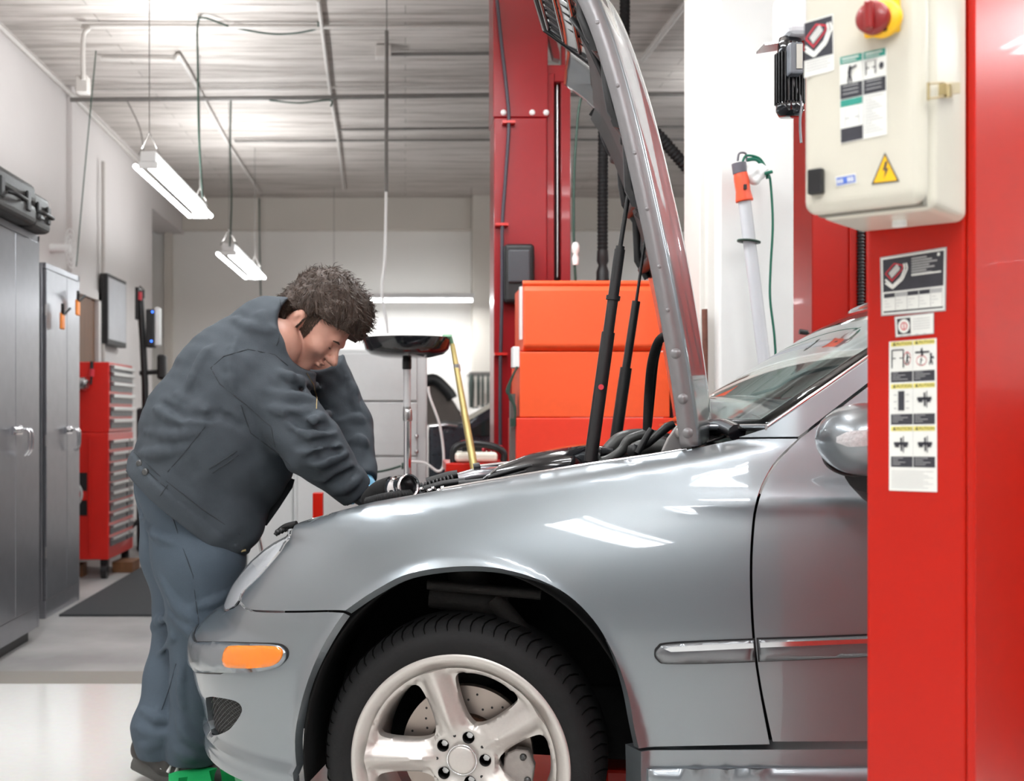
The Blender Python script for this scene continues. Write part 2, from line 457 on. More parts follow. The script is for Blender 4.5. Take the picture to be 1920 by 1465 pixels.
car = thing('car', 'silver-grey saloon car with its bonnet propped open beside the mechanic', 'car', toW(0, HALF, 0))
DOORGREY = PAINT
archp = [(1198, 1404), (1190, 1370), (1177, 1300), (1152, 1230), (1112, 1162), (1050, 1106), (960, 1071), (870, 1062), (770, 1075), (702, 1108), (648, 1145)]
archc = curve2(P_(archp), 5)
topS = []
s0, z0 = inv(549, 984); s1, z1 = inv(1308, 842)
for k in range(26):
    s = s0+(s1-s0)*k/25; topS.append((s, ztop(s)))
fend = topS+P_([(1345, 832), (1385, 824), (1440, 823), (1496, 823)])+curve2(P_([(1496, 823), (1450, 870), (1419, 935), (1408, 1010), (1406, 1100), (1411, 1200), (1423, 1290), (1443, 1396)]), 5)[1:]+archc+curve2(P_([(648, 1144), (500, 1145), (468, 1142), (452, 1128)]), 4)[1:]+curve2(P_([(452, 1128), (460, 1108), (495, 1073), (527, 1035), (539, 1016), (549, 992)]), 4)[1:]
fender = surf_panel('fender', fend, PAINT, car, thick=.02)
surf_panel('fender', fend, PAINT, car, thick=.02, mirror=True, step=.03)
doorp = curve2(P_([(1501, 822), (1455, 872), (1424, 936), (1413, 1010), (1411, 1100), (1416, 1200), (1428, 1290), (1449, 1391)]), 5)+P_([(2050, 1388), (2050, 800), (1690, 806), (1655, 712), (1640, 716)])
door = surf_panel('front_door', doorp, PAINT, car)
pil = P_([(1386, 820), (1440, 803), (1534, 739), (1628, 674), (1760, 590), (1850, 540), (1850, 565), (1760, 622), (1640, 708), (1560, 770), (1497, 819)])
surf_panel('windscreen_pillar', pil, PAINT, car, thick=.03)
GLASS = mat('tinted_glass', (.75, .88, .86), .02, 0, 0, 10, .01, trans=1., ior=1.45)
DGLASS = mat('dark_glass', (.02, .03, .03), .03, 0, 0, 10, .1, coat=1.)
surf_panel('door_window', P_([(1662, 712), (1694, 802), (2050, 796), (2050, 560), (1860, 560)]), DGLASS, car, thick=.005)
surf_panel('sill', P_([(1202, 1410), (2050, 1404), (2050, 1580), (1202, 1580)]), PAINT, car, off=.0, thick=.06)
surf_panel('sill_skirt', P_([(1212, 1441), (2050, 1436), (2050, 1580), (1212, 1580)]), PAINT, car, off=.016, thick=.016, step=.02, roundedge=.008)
# sill step line
mm = M(); sc = [inv(x, 1412) for x in (1204, 1400, 1700, 2040)]
for dz, off in ((-.0, .002),): pass
# bumper
zb = .213; sN = -LC
bum = curve2(P_([(645, 1150), (624, 1180), (600, 1222), (578, 1275), (562, 1330), (553, 1390), (549, 1450)]), 4)
sb = bum[-1][0]
bum = bum+[(bum[-1][0]-.001, zb)]
hlz = inv(420, 1147)
bum += [(sb+(sN-sb)*k/14, zb) for k in range(1, 15)]+[(sN, .56)]+[(sN+(hlz[0]-sN)*k/6, .56+(hlz[1]-.56)*k/6) for k in range(1, 6)]
bum += P_([(422, 1148), (438, 1141), (450, 1133)])+curve2(P_([(450, 1133), (466, 1146), (500, 1149), (645, 1148)]), 4)[1:-1]
foghole = curve2(P_([(386, 1309), (400, 1307), (438, 1314), (453, 1327), (449, 1344), (428, 1370), (406, 1379), (397, 1374), (389, 1345), (386, 1309)]), 4)[:-1]
bumper = surf_panel('bumper', bum, PAINT, car, holes=[foghole], thick=.02, step=.014)
surf_panel('bumper', bum, PAINT, car, thick=.02, mirror=True, step=.03)
FOG = mat('grille_mesh', (.03, .028, .025), .5, .3, .3, 300, .4)
nt = FOG.node_tree
def fogfn(s, z):
    X, Y, Z = S_(s, z); return X+.035*CO, Y+.02, Z
surf_panel('fog_grille', [(a*1.0, b) for a, b in foghole], FOG, car, off=-.022, thick=.01, step=.01)
mm = M()
gs = [p[0] for p in foghole]; gz = [p[1] for p in foghole]
for k in range(40):
    for sl in (1, -1):
        c0 = min(gs)+(max(gs)-min(gs))*(k-14)/13; a = []
        for t in np.linspace(0, 1, 22):
            z = min(gz)+(max(gz)-min(gz))*(t if sl > 0 else 1-t); s = c0+(max(gs)-min(gs))*t
            if inpoly(np.array([s]), np.array([z]), foghole)[0]:
                X, Y, Z = S_(s, z); bx, by, nx, ny = plan(s); X = X+(nx*CO+ny*SI)*.014; Y = Y+(-nx*SI+ny*CO)*.014; a.append((float(X), float(Y), float(Z)))
        if len(a) > 1: mm.tube(a, .0011, 5, False)
mm.build('grille_wire', STEEL if False else DARKMET, car)
# rubbing strip with gap and marker
strip = [(sN, .447)]; stripp = curve2(P_([(368, 1206), (420, 1206), (480, 1208), (515, 1209), (531, 1214), (539, 1226), (533, 1243), (512, 1255), (460, 1261), (400, 1261), (370, 1260)]), 4)
sa = stripp[0]; sz = stripp[-1]
stripO = [(sN, sz[1]), (sN, sa[1])]+stripp
surf_panel('strip_gap', [(sN, sz[1]-.004), (sN, sa[1]+.004)]+[(a+(.004 if a > stripp[0][0]+.1 else 0), b+(.004 if b > (stripp[0][1]+stripp[-1][1])/2 else -.004)) for i, (a, b) in enumerate(stripp)], BLACK, car, off=.0012, thick=.002, step=.012)
surf_panel('bumper_strip', stripO, PAINT, car, off=.011, thick=.010, step=.012, roundedge=.005)
marker = curve2(P_([(424, 1238), (428, 1222), (440, 1214), (480, 1212), (520, 1212), (533, 1218), (534, 1230), (525, 1243), (500, 1251), (440, 1252), (428, 1248), (424, 1238)]), 3)[:-1]
mk = surf_panel('side_marker', marker, AMBER, car, off=.0145, thick=.006, step=.008, roundedge=.002); mk['label'] = 'amber side marker lens'
# headlight
LENS = mat('headlamp_lens', (.93, .95, .97), .04, 0, 0, 10, .01, trans=.85, ior=1.35)
REFL = mat('headlamp_reflector', (.85, .86, .88), .30, .25, .05, 60, .1)
hb = [(sN+.35, .60), (sN+.35, .70), (s0-.02, z0-.01)]
hl = curve2(P_([(448, 1127), (457, 1107), (492, 1072), (524, 1034), (536, 1015), (546, 992)]), 4)+[(s0-.06, z0-.02), (s0-.22, z0-.07), (s0-.36, z0-.12), (hlz[0]-.22, hlz[1]+.0)]+[(hlz[0]-.04, hlz[1]+.004)]+P_([(424, 1144), (440, 1137)])
headlight = surf_panel('headlight', hl, LENS, car, off=.002, thick=.004, step=.012)
surf_panel('headlight_reflector', hl, REFL, headlight, off=-.035, thick=.01, step=.02)
# side mouldings
def rounded_band(p0t, p0b, p1t, p1b, rnd=True):
    return None
MOULD = mat('moulding_paint', (.16, .17, .18), .3, .6, 0, 400, .03, coat=.6)
mo1 = curve2(P_([(1412, 1200), (1330, 1203), (1250, 1208), (1236, 1214), (1229, 1225), (1236, 1237), (1252, 1243), (1330, 1242), (1414, 1239)]), 3)
mo2 = P_([(1421, 1199), (1500, 1197), (1628, 1192), (2050, 1175), (2050, 1222), (1628, 1230), (1500, 1236), (1424, 1239)])
def grow(poly, k, c=None):
    cx = sum(p[0] for p in poly)/len(poly); cy = sum(p[1] for p in poly)/len(poly)
    out = []
    for x, y in poly:
        out.append((x+math.copysign(k, x-cx), y+math.copysign(k, y-cy)))
    return out
surf_panel('moulding_gap', grow(mo1, .003), BLACK, fender, off=.001, thick=.001, step=.02)
surf_panel('side_moulding', mo1, MOULD, car, off=.013, thick=.012, step=.012, roundedge=.004)
surf_panel('moulding_gap', grow(mo2, .003), BLACK, door, off=.001, thick=.001, step=.03)
surf_panel('side_moulding', mo2, MOULD, car, off=.013, thick=.012, step=.012, roundedge=.004)
cs = surf_panel('chrome_trim', P_([(1411, 1204), (1330, 1206), (1256, 1211), (1246, 1215), (1258, 1220), (1330, 1217), (1412, 1213)]), CHROME, car, off=.0165, thick=.004, step=.01)
surf_panel('chrome_trim', P_([(1424, 1203), (1628, 1196), (2050, 1181), (2050, 1192), (1628, 1204), (1424, 1212)]), CHROME, car, off=.0165, thick=.004, step=.015)
# inner structure: arch liner, dark core, scuttle
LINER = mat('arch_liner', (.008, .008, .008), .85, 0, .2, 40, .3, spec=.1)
mm = M(); ring = [(float(a), float(b)) for a, b in archc]+[(x[0], x[1]) for x in bum[:6]]
rows = []
for yy in (.012, .10, .30):
    r = []
    for k in range(41):
        a = PI*(-.05+1.1*k/40); r.append(toW(.012-.375*math.cos(a)*1.0, yy+.02, .315+.432*math.sin(a)))
    rows.append(r)
mm.grid(rows)
# back wall of arch
bw = [toW(.012-.375*math.cos(PI*(-.05+1.1*k/40)), .32, .315+.432*math.sin(PI*(-.05+1.1*k/40))) for k in range(41)]
low = [toW(.012-.375*math.cos(PI*(-.05+1.1*k/40)), .32, max(.44, 0)) for k in range(41)]
mm.grid([bw, [Vector((a.x, a.y, min(a.z, .44))) for a in bw]])
mm.build('wheel_arch_liner', LINER, car, solid=.006)
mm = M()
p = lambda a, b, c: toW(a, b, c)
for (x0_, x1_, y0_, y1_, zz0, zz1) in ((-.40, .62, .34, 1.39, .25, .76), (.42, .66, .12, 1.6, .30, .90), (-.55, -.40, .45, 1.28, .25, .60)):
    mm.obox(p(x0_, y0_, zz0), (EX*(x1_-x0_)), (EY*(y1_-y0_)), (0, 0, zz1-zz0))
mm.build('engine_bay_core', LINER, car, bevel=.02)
mm = M(); mm.obox(p(.70, .12, .24), EX*1.25, EY*1.49, (0, 0, .12)); mm.build('underbody', BLACK, car, bevel=.02)
# arch suspension clutter
mm = M()
mm.tube([p(-.02, .22, .74), p(0, .26, .45)], .05, 14); mm.tube([p(-.1, .18, .66), p(.08, .18, .64)], .03, 8)
mm.tube([p(-.10, .14, .69), p(.16, .14, .675)], .012, 8); mm.tube([p(.05, .16, .66), p(.12, .16, .58)], .022, 8)
mm.build('suspension_strut', mat('dirty_metal', (.010, .009, .008), .8, .1, .3, 60, .4), car)
# ---------------- wheel
wc = Vector(((862-CX)*2.585/F, 2.585, H-(1433-CY)*2.585/F)); OUT = -EY
wheel = M()
RT, RR = .3175, .236
UPW = Vector((0, 0, 1))
def wp(r, ang, h): # ang ccw in picture (x right,y up); h outward
    return wc+EX*(r*math.cos(ang))+UPW*(r*math.sin(ang))+OUT*h
def wlathe(m, prof, n=96, smooth=True):
    vs = [wp(r, 2*PI*k/n, h) for (r, h) in prof for k in range(n)]
    fs = [(i*n+k, (i+1)*n+k, (i+1)*n+(k+1) % n, i*n+(k+1) % n) for i in range(len(prof)-1) for k in range(n)]
    m.add(vs, fs, smooth)
tprof = [(RR-.012, -.03), (RR-.004, .0), (RR+.006, .012), (.262, .0215), (.280, .020), (.294, .010), (.303, -.004), (.311, -.022), (.316, -.045), (RT, -.08), (RT, -.15), (.310, -.19), (.29, -.215), (.23, -.22)]
tm = M(); wlathe(tm, tprof, 120)
wh = thing('x', None, None, (0, 0, 0)); bpy.data.objects.remove(wh)
tyre = tm.build('tyre', RUBBER, car)
# tread sipes on the shoulder
tm = M()
for k in range(72):
    a0 = 2*PI*k/72; pts = []
    for j, (r, h) in enumerate([(.2945, .0105), (.3035, -.003), (.3115, -.021), (.3165, -.044), (.318, -.08)]):
        pts.append(wp(r+.0006, a0-.012*j+.03*math.sin(j*.8), h))
    tm.tube(pts, [.0008, .0016, .0018, .0018, .0014], 5, False)
tm.build('tread_groove', mat('groove_black', (.002, .002, .002), .9, 0, 0, 10, .1, spec=.05), tyre)
tm = M(); wlathe(tm, [(RR+.008, .0135), (RR+.004, .0165), (RR-.004, .015), (RR-.012, .004), (RR-.020, -.002), (RR-.032, -.012), (RR-.040, -.045), (RR-.044, -.16), (RR-.02, -.19)], 120)
rim = tm.build('wheel_rim', ALLOY, car)
# spoked face
def pol(r, a): return (r*math.cos(a), r*math.sin(a))
spk = [math.radians(107-72*k) for k in range(5)]
holes = []
for k in range(5):
    m_ = spk[k]-math.radians(36)
    hp = []
    for (r, da) in [(.080, 0), (.086, 8), (.100, 15), (.122, 19.5), (.148, 22), (.172, 23), (.189, 22.5), (.198, 19), (.203, 10), (.204, 0)]: hp.append((r, da))
    poly = [pol(r, m_+math.radians(d)) for r, d in hp]+[pol(r, m_-math.radians(d)) for r, d in hp[-2:0:-1]]
    holes.append(curve2(poly+[poly[0]], 4)[:-1])
outer = [pol(.212, 2*PI*k/90) for k in range(90)]
bolts = [math.radians(74-72*k) for k in range(5)]
bh = [[(.052*math.cos(b)+.0135*math.cos(2*PI*k/16), .052*math.sin(b)+.0135*math.sin(2*PI*k/16)) for k in range(16)] for b in bolts]
V2, T2 = tri2d(outer, holes+bh, .006)
def face_h(x, y):
    r = math.hypot(x, y); a = math.atan2(y, x)
    da = min(abs((a-s+PI) % (2*PI)-PI) for s in spk)
    wdt = r*math.sin(min(da, 1.2))                       # distance from spoke centre line
    base = -.034+.030*(max(0, r-.05)/.16)**1.3            # dished
    hw = .013+.17*max(0, r-.06)*.42
    ridge = .010*math.exp(-(wdt/.022)**2)*min(1, max(0, (r-.035)/.05))
    ridge += .010*max(0, 1-wdt/max(.012, .15*r))*min(1, max(0, (r-.05)/.04))
    # soften towards openings
    edge = -.010*min(1, max(0, (wdt-.020)/.015))*(1 if r > .075 and r < .2 else 0)
    hub = -.004*math.exp(-(r/.05)**4)
    rimup = .006*min(1, max(0, (r-.195)/.017))
    return base+ridge+edge+hub+rimup
vs = [wp(math.hypot(x, y), math.atan2(y, x), face_h(x, y)) for x, y in V2]; nv = len(vs)
vs += [v-OUT*.035 for v in vs]
tm = M(); fs = []; cnt = {}
for t in T2:
    a, b, c = (int(q) for q in t); 
    if (vs[b]-vs[a]).cross(vs[c]-vs[a]).dot(OUT) < 0: b, c = c, b
    fs.append((a, b, c))
    for e in ((a, b), (b, c), (c, a)): cnt[e] = 1
tm.add(vs, fs, True)
for (a, b) in list(cnt):
    if (b, a) not in cnt: tm.f.append((b, a, a+nv, b+nv)); tm.mi.append(0); tm.sm.append(True)
spoke = tm.build('spoked_face', ALLOY, rim)
q = spoke.modifiers.new('e', 'EDGE_SPLIT'); q.split_angle = math.radians(60)
tm = M(); wlathe(tm, [(.0005, -.0255), (.027, -.026), (.0295, -.0275), (.031, -.031), (.031, -.05)], 40); tm.build('hub_cap', ALLOY, rim)
tm = M(); wlathe(tm, [(.0315, -.0295), (.033, -.0275), (.0345, -.0298)], 40); tm.build('cap_ring', CHROME, rim)
for b in bolts:
    c = wp(.052, b, -.075); tm = M()
    vsb = []
    for (r, h) in [(.0001, .022), (.0075, .022), (.0085, .018), (.0085, 0)]:
        for k in range(6): vsb.append(c+EX*(r*math.cos(PI*k/3))+UPW*(r*math.sin(PI*k/3))+OUT*h)
    tm.add(vsb, [(i*6+k, (i+1)*6+k, (i+1)*6+(k+1) % 6, i*6+(k+1) % 6) for i in range(3) for k in range(6)], False)
    tm.build('wheel_bolt', STEEL, rim)
    tm = M(); n = 16
    vsb = [wp(.052, b, h)+EX*(.0134*math.cos(2*PI*k/n))+UPW*(.0134*math.sin(2*PI*k/n)) for h in (-.030, -.075) for k in range(n)]
    tm.add(vsb, [(k, n+k, n+(k+1) % n, (k+1) % n) for k in range(n)]+[tuple(range(n, 2*n))], True); tm.build('bolt_recess', DARKMET, rim)
for s in spk:
    tm = M(); c = wp(.056, s, face_h(*pol(.056, s))+.0006)
    tm.add([c+EX*(.0035*math.cos(2*PI*k/12))+UPW*(.0035*math.sin(2*PI*k/12)) for k in range(12)], [tuple(range(12))], False)
    tm.build('dimple', BLACK, rim)
DISC = mat('brake_disc', (.42, .36, .32), .38, .85, .04, 8, .15)
tm = M(); wlathe(tm, [(.075, -.115), (.085, -.105), (.088, -.100), (.150, -.100), (.150, -.125), (.08, -.125)], 72, False); tm.cur = 1
for k in range(26):
    for j, r in enumerate((.104, .118, .133)):
        a = 2*PI*k/26+j*.09; c = wp(r, a, -.0994)
        if (k+j) % 2: tm.add([c+EX*(.0028*math.cos(2*PI*i/10))+UPW*(.0028*math.sin(2*PI*i/10)) for i in range(10)], [tuple(range(10))], False)
disc = tm.build('brake_disc', [DISC, BLACK], car)
RUST = mat('rusty_hub', (.10, .045, .025), .8, .2, .3, 50, .4)
tm = M(); wlathe(tm, [(.03, -.085), (.072, -.085), (.076, -.1), (.08, -.12)], 40); tm.build('disc_hub', RUST, disc)
# caliper
tm = M(); rows = []
for h in (-.068, -.062, -.068):
    pass
cal = [(r, math.radians(a)) for r, a in ((.092, -38), (.094, -20), (.092, 2), (.100, 9), (.120, 12), (.148, 9), (.160, -4), (.163, -20), (.158, -36), (.140, -44), (.11, -43))]
tm.prism([wp(r, a, -.085) for r, a in cal], OUT*.035)
tm.build('brake_caliper', mat('caliper_grey', (.34, .31, .29), .45, .4, .1, 60, .2), car, bevel=.007, seg=3)
tm = M()
for (r, a) in ((.135, 4), (.125, -30), (.150, -16)):
    tm = M(); c = wp(r, math.radians(a), -.05); tm.lathe([(.0001, .008), (.007, .008), (.008, 0)], c, OUT, 10)
    tm.build('caliper_bolt', DARKMET, car)
# splash shield, dark drum behind the wheel
# ---------------- mirror
MC = W(1612, 824, 2.19)
def fm(P):
    R = np.array([EX[:], EY[:], (0, 0, 1)]).T
    a = ellip(P, MC+EY*.0, R, (.078, .12, .064)); b = ellip(P, MC+EX*.05+EY*.02, R, (.10, .13, .066))
    return np.maximum(_smin(a, b, .03), -(-(P-np.array((MC+EX*.10)[:]))@np.array(EX[:])))
mir = sdf_obj('wing_mirror', fm, MC-Vector((.2, .2, .12)), MC+Vector((.25, .2, .12)), .004, PAINT, car, smooth_it=3)
tm = M(); Pm = []
rows = []
for j in range(7):
    r = []
    for i in range(15):
        px = 1567+100*i/14; t = min(1, .35+i/5); py = 823+(j/6-.5)*30*t - (px-1600)*.06
        h = march(fm, px, py, 1.9, 2.4, .001); r.append((h if h else W(px, py, 2.1))+Vector((0, -.0025, 0)))
    rows.append(r)
tm.grid(rows); tm.build('mirror_indicator', mat('clear_lens', (.52, .52, .53), .25, 0, .35, 160, .3, coat=.3), mir)
tm = M(); tm.tube([W(1628, 880, 2.22), W(1655, 905, 2.34)], [.045, .05], 16); tm.build('mirror_foot', BLACK, mir)
tm = M(); e = []
tm.tube(smooth_pts([W(1541, 845, 2.235), W(1552, 872, 2.235), W(1585, 889, 2.235), W(1640, 893, 2.22)], 6), .004, 8); tm.build('mirror_seal', BLACK, mir)
# ---------------- windscreen and roof
near = [np.array([*S_(*inv(*q))]) for q in ((1440, 802), (1534, 738), (1628, 673), (1760, 589), (1850, 539))]
def loc(P): q = Vector(P)-toW(0, 0, 0); return q.dot(EX), q.dot(EY), q.z
nl = [loc(q) for q in near]
rows = []
for i in range(17):
    b = i/16*(len(nl)-1); k = min(int(b), len(nl)-2); t = b-k
    xl = nl[k][0]*(1-t)+nl[k+1][0]*t; yl = nl[k][1]*(1-t)+nl[k+1][1]*t; z = nl[k][2]*(1-t)+nl[k+1][2]*t
    r = []
    for j in range(25):
        a = -1+2*j/24; bow = (1-a*a)
        r.append(toW(xl-.20*bow*(1-.25*i/16)-.02*bow, HALF+a*(HALF-yl), z+.005*bow-.01*bow*(1-i/16)))
    rows.append(r)
tm = M(); tm.grid(rows, flip=False); ws = tm.build('windscreen', GLASS, car, solid=.005)
BLK = mat('screen_seal', (.02, .02, .02), .4, 0, 0, 30, .1)
tm = M(); tm.tube([Vector(q)+Vector((0, .004, .002)) for q in near], .0055, 8); tm.tube([rows[0][j] for j in range(25)], .008, 8)
tm.tube([rows[i][24] for i in range(17)], .012, 8); tm.build('windscreen_seal', CHROME, ws)
# far pillar + roof
tm = M(); top = rows[-1]
r2 = [[v for v in top]]
for dx, dz in ((.08, .03), (.25, .06), (.55, .075), (.9, .05)): r2.append([v+EX*dx+Vector((0, 0, dz)) for v in top])
tm.grid(r2); tm.build('roof', PAINT, car, solid=.02)
tm = M(); tm.grid([[rows[i][24]+EY*.0 for i in range(17)], [rows[i][24]+EY*.06-Vector((0, 0, .03)) for i in range(17)], [rows[i][24]+EY*.1-Vector((0, 0, .12)) for i in range(17)]]); tm.build('windscreen_pillar', PAINT, car, solid=.02)
# dashboard, seats
tm = M()
dl = []
for i in range(7):
    t = i/6; r = []
    for j in range(13):
        a = -1+2*j/12; r.append(toW(.58+.55*t-.10*(1-a*a)*(1-t), HALF+a*.70, .985+.10*math.sin(t*PI*.6)))
    dl.append(r)
tm.grid(dl); tm.build('dashboard', mat('dash_grey', (.06, .07, .07), .7, 0, .1, 90, .2), car, solid=.02)
for yy in (.35, 1.05):
    tm = M(); tm.obox(toW(1.45, yy, .5), EX*.14+Vector((0, 0, .0)), EY*.45, EX*.2+Vector((0, 0, .65))); tm.build('seat', BLACK, car, bevel=.05, seg=3)
tm = M(); tm.obox(toW(1.95, .1, .3), EX*.03, EY*1.5, (0, 0, .85)); tm.build('cabin_bulkhead', BLACK, car)
# scuttle / cowl under the screen
tm = M(); r = []
c0 = [toW(.52+.12*0, HALF+a*.72, .985) for a in np.linspace(-1, 1, 13)]
c1 = [toW(.66-.16*(1-a*a), HALF+a*.74, 1.015) for a in np.linspace(-1, 1, 13)]
tm.grid([[v-Vector((0, 0, .12)) for v in c0], c0, c1]); tm.build('scuttle_panel', BLACK, car, solid=.01)
# black and clear items at the foot of the screen: dark cover and finned vent
tm = M(); 
tm.tube(smooth_pts([W(1322, 815, 2.8), W(1350, 800, 2.75), W(1382, 812, 2.62)], 6), [.02]*13, 10)
tm.build('wiper_cover', SBLACK, car)
tm = M()
for k in range(9):
    a = W(1412+k*3.4, 779+k*1.2, 2.66); tm.tube([a, a+Vector((.022, -.05, -.018-.001*k))], .0016, 5)
tm.build('drain_fins', DARKMET, car)
tm = M(); tm.tube([W(1300, 838, 2.70), W(1380, 800, 2.85), W(1470, 765, 3.1)], .006, 8); tm.tube([W(1310, 835, 2.66), W(1400, 806, 2.72), W(1490, 770, 2.86)], .003, 6); tm.build('wiper_arm', BLACK, car)
# ---------------- bonnet
hp_px = [(1312, 836), (1303, 770), (1286, 660), (1266, 550), (1244, 440), (1220, 330), (1196, 225), (1168, 120), (1136, 20), (1100, -60), (1050, -120), (985, -165)]
prof = [on_yl(x, y, .135) for x, y in hp_px]
prof = [(v.x, v.y) for v in smooth_pts([Vector((a, b, 0)) for a, b in prof], 4)]
NP = len(prof)
def hood_pt(i, a, off):
    x, z = prof[i]; x0, z0_ = prof[max(i-1, 0)]; x1, z1_ = prof[min(i+1, NP-1)]
    tx, tz = x1-x0, z1_-z0_; l = math.hypot(tx, tz); nx, nz = tz/l, -tx/l      # to the painted side (rearwards)
    t = i/(NP-1); hw = .735-.10*t**1.5
    rib = .012*math.exp(-((abs(a)-.62)/.10)**2)
    c = .062*(1-abs(a)**2.4)+rib*min(1, 3*t)
    if abs(a) > .955: c -= .0
    return toW(x+nx*(c+off), HALF+a*hw, z+nz*(c+off))
al = sorted(set([-1, -.985, -.96]+list(np.linspace(-.93, .93, 35))+[.96, .985, 1]))
tm = M(); ext = [[hood_pt(i, a, .0 if abs(a) < .999 else -.006) for a in al] for i in range(NP)]
inn = [[hood_pt(i, a, -.020-.012*(abs(a) < .97)) for a in al] for i in range(NP)]
bonnet = None
tm.grid(ext, flip=True); tm.grid(inn)
n = len(al)
o2 = NP*n
for i in range(NP-1):
    for k, fl in ((0, 0), (n-1, 1)):
        q = (i*n+k, (i+1)*n+k, o2+(i+1)*n+k, o2+i*n+k); tm.f.append(q if fl else q[::-1]); tm.mi.append(0); tm.sm.append(False)
for k in range(n-1):
    for i in (0, NP-1):
        tm.f.append((i*n+k, i*n+k+1, o2+i*n+k+1, o2+i*n+k)); tm.mi.append(0); tm.sm.append(False)
bonnet = tm.build('bonnet', PAINT, car)
# near flange of lighter primer with screws, inner frame, insulation
INNER = mat('bonnet_inner', (.20, .195, .20), .4, .4, .03, 50, .05)
tm = M(); r0 = []; r1 = []
for i in range(NP):
    r0.append(hood_pt(i, -1.0, -.004)-EY*.002); r1.append(hood_pt(i, -1.0, -.040)-EY*.002)
tm.grid([r0, r1, [v+EY*.03 for v in r1]]); tm.build('bonnet_flange', INNER, bonnet, solid=.003)
for (i, big) in ((2, 1), (5, 1), (8, 1), (11, 0), (14, 0), (18, 0), (22, 0), (27, 0), (32, 0)):
    c = hood_pt(i, -1.0, -.022)-EY*.004; tm = M(); r = .0085 if big else .0035
    tm.lathe([(.0001, .006 if big else .002), (r*.6, .006 if big else .002), (r, .003 if big else .001), (r*1.4, .0)], c, -EY, 14); tm.build('flange_bolt', INNER, bonnet)
# insulation pad and stiffening frame on the underside
tm = M(); rows = []
for i in range(18, NP-6):
    t = (i-18)/(NP-24); bulge = .035*math.sin(min(1, t*1.4)*PI*.5)
    rows.append([hood_pt(i, a, -.036-bulge*(1-abs(a/.9)**6)-.008*math.sin(i*1.3)*(abs(a) > .7)) for a in np.linspace(-.92, .92, 21)])
tm.grid(rows, flip=False); tm.build('insulation_pad', mat('insulation_black', (.018, .018, .019), .6, 0, .4, 60, .3), bonnet, solid=.012)
tm = M()
for i0 in (19, 25, 31):
    tm.tube([hood_pt(i0, a, -.045-.02*(1-a*a)) for a in np.linspace(-.93, .93, 12)], .018, 8)
for a in (-.9, -.5, 0, .5, .9): tm.tube([hood_pt(i, a, -.05-.012*math.sin(i)) for i in range(18, NP-5, 2)], .014, 8)
tm.build('bonnet_frame', BLACK, bonnet)
# dark fixings along the near inner edge
tm = M()
for (px, py, r) in ((1150, 150, .016), (1162, 215, .022), (1176, 262, .02), (1160, 175, .012), (1205, 372, .012), (1213, 410, .013)):
    c = W(px, py, 2.85); tm.lathe([(.0001, r*.8), (r*.7, r*.7), (r, 0), (r*.7, -r*.7), (.0001, -r*.8)], c, (.3, .2, 1), 12)
tm.prism([W(1192, 398, 2.78), W(1212, 392, 2.78), W(1224, 420, 2.78), (W(1212, 432, 2.78)), W(1204, 410, 2.78)], (0, .03, 0))
tm.prism([W(1182, 305, 2.78), W(1200, 312, 2.78), W(1204, 365, 2.78), (W(1190, 345, 2.78))], (0, .03, 0))
tm.build('bonnet_bracket', BLACK, bonnet, bevel=.003)
# radiator grille carried by the bonnet
gA = toW(.075, HALF, 2.30); g_u = Vector((0, 0, 0))+EX*.225+Vector((0, 0, -.20)); g_v = EY
tm = M()
def gp(u, v, h=0): return gA+g_u*u+g_v*v+Vector((0, 0, 0))+EX*h
tm.tube([gp(0, -.33), gp(1, -.27), gp(1.12, -.2), gp(1.12, .2), gp(1, .27), gp(0, .33), gp(0, -.33)], .014, 8)
for k in range(5): tm.tube([gp(.05+.22*k, -.31+.01*k), gp(.05+.22*k, .31-.01*k)], .008, 6)
for k in range(9): tm.tube([gp(-.02, -.28+.07*k, .012), gp(1.1, -.24+.06*k, .012)], .0075, 6)
tm.build('grille', SBLACK, bonnet)
tm = M(); tm.grid([[hood_pt(i, a, -.045-.055*(i-20)/(NP-21)*1.3) for a in np.linspace(-.75, .75, 11)] for i in range(20, NP-8, 2)]); 
tm.build('grille_surround', BLACK, bonnet, solid=.012)
# hinge and struts
tm = M()
hz = [(1240, 848), (1252, 822), (1268, 800), (1280, 793), (1291, 803), (1288, 818), (1298, 842)]
tm.prism([W(x, y, 2.66) for x, y in hz], (0, .01, 0)); tm.lathe([(.0001, .008), (.011, .008), (.014, .003), (.014, 0)], W(1277, 812, 2.655), -EY, 16)
tm.build('hinge', mat('hinge_cast', (.38, .36, .35), .5, .5, .1, 60, .1), car, bevel=.003)
tm = M(); a = W(1107, 866, 2.74); b = W(1163, 462, 2.74); c = W(1190, 292, 2.74)
d = (b-a); tm.tube([a, a+d*.60], .0155, 14); tm.tube([a+d*.60, a+d*.985], .0125, 14); tm.tube([a+d*.75, a+d*.77], .0165, 14); tm.tube([a+d*.975, b], .0105, 12)
tm.tube([b, c], .0055, 10); tm.tube([c-Vector((.01, 0, .005)), c+Vector((.02, 0, .01))], .008, 8)
st = tm.build('gas_strut', BLACK, car)
tm = M(); tm.tube([W(1127, 726, 2.718), W(1127, 726, 2.728)], .0065, 14); tm.build('red_button', LRED, st)
tm = M(); a = W(1153, 835, 3.75); b = W(1193, 565, 3.75); c = W(1212, 434, 3.75); e = W(1174, 690, 3.75)
tm.tube([a, e], .019, 12); tm.tube([e, b], .0135, 12); tm.tube([b, c], .005, 8); tm.tube([c, c+Vector((.02, 0, .02))], .01, 8)
st2 = tm.build('gas_strut', BLACK, car)
tm = M(); tm.tube(smooth_pts([W(1213, 812, 2.95), W(1216, 740, 2.95), W(1222, 680, 2.9), W(1235, 640, 2.85), W(1252, 628, 2.8)], 8), .011, 10)
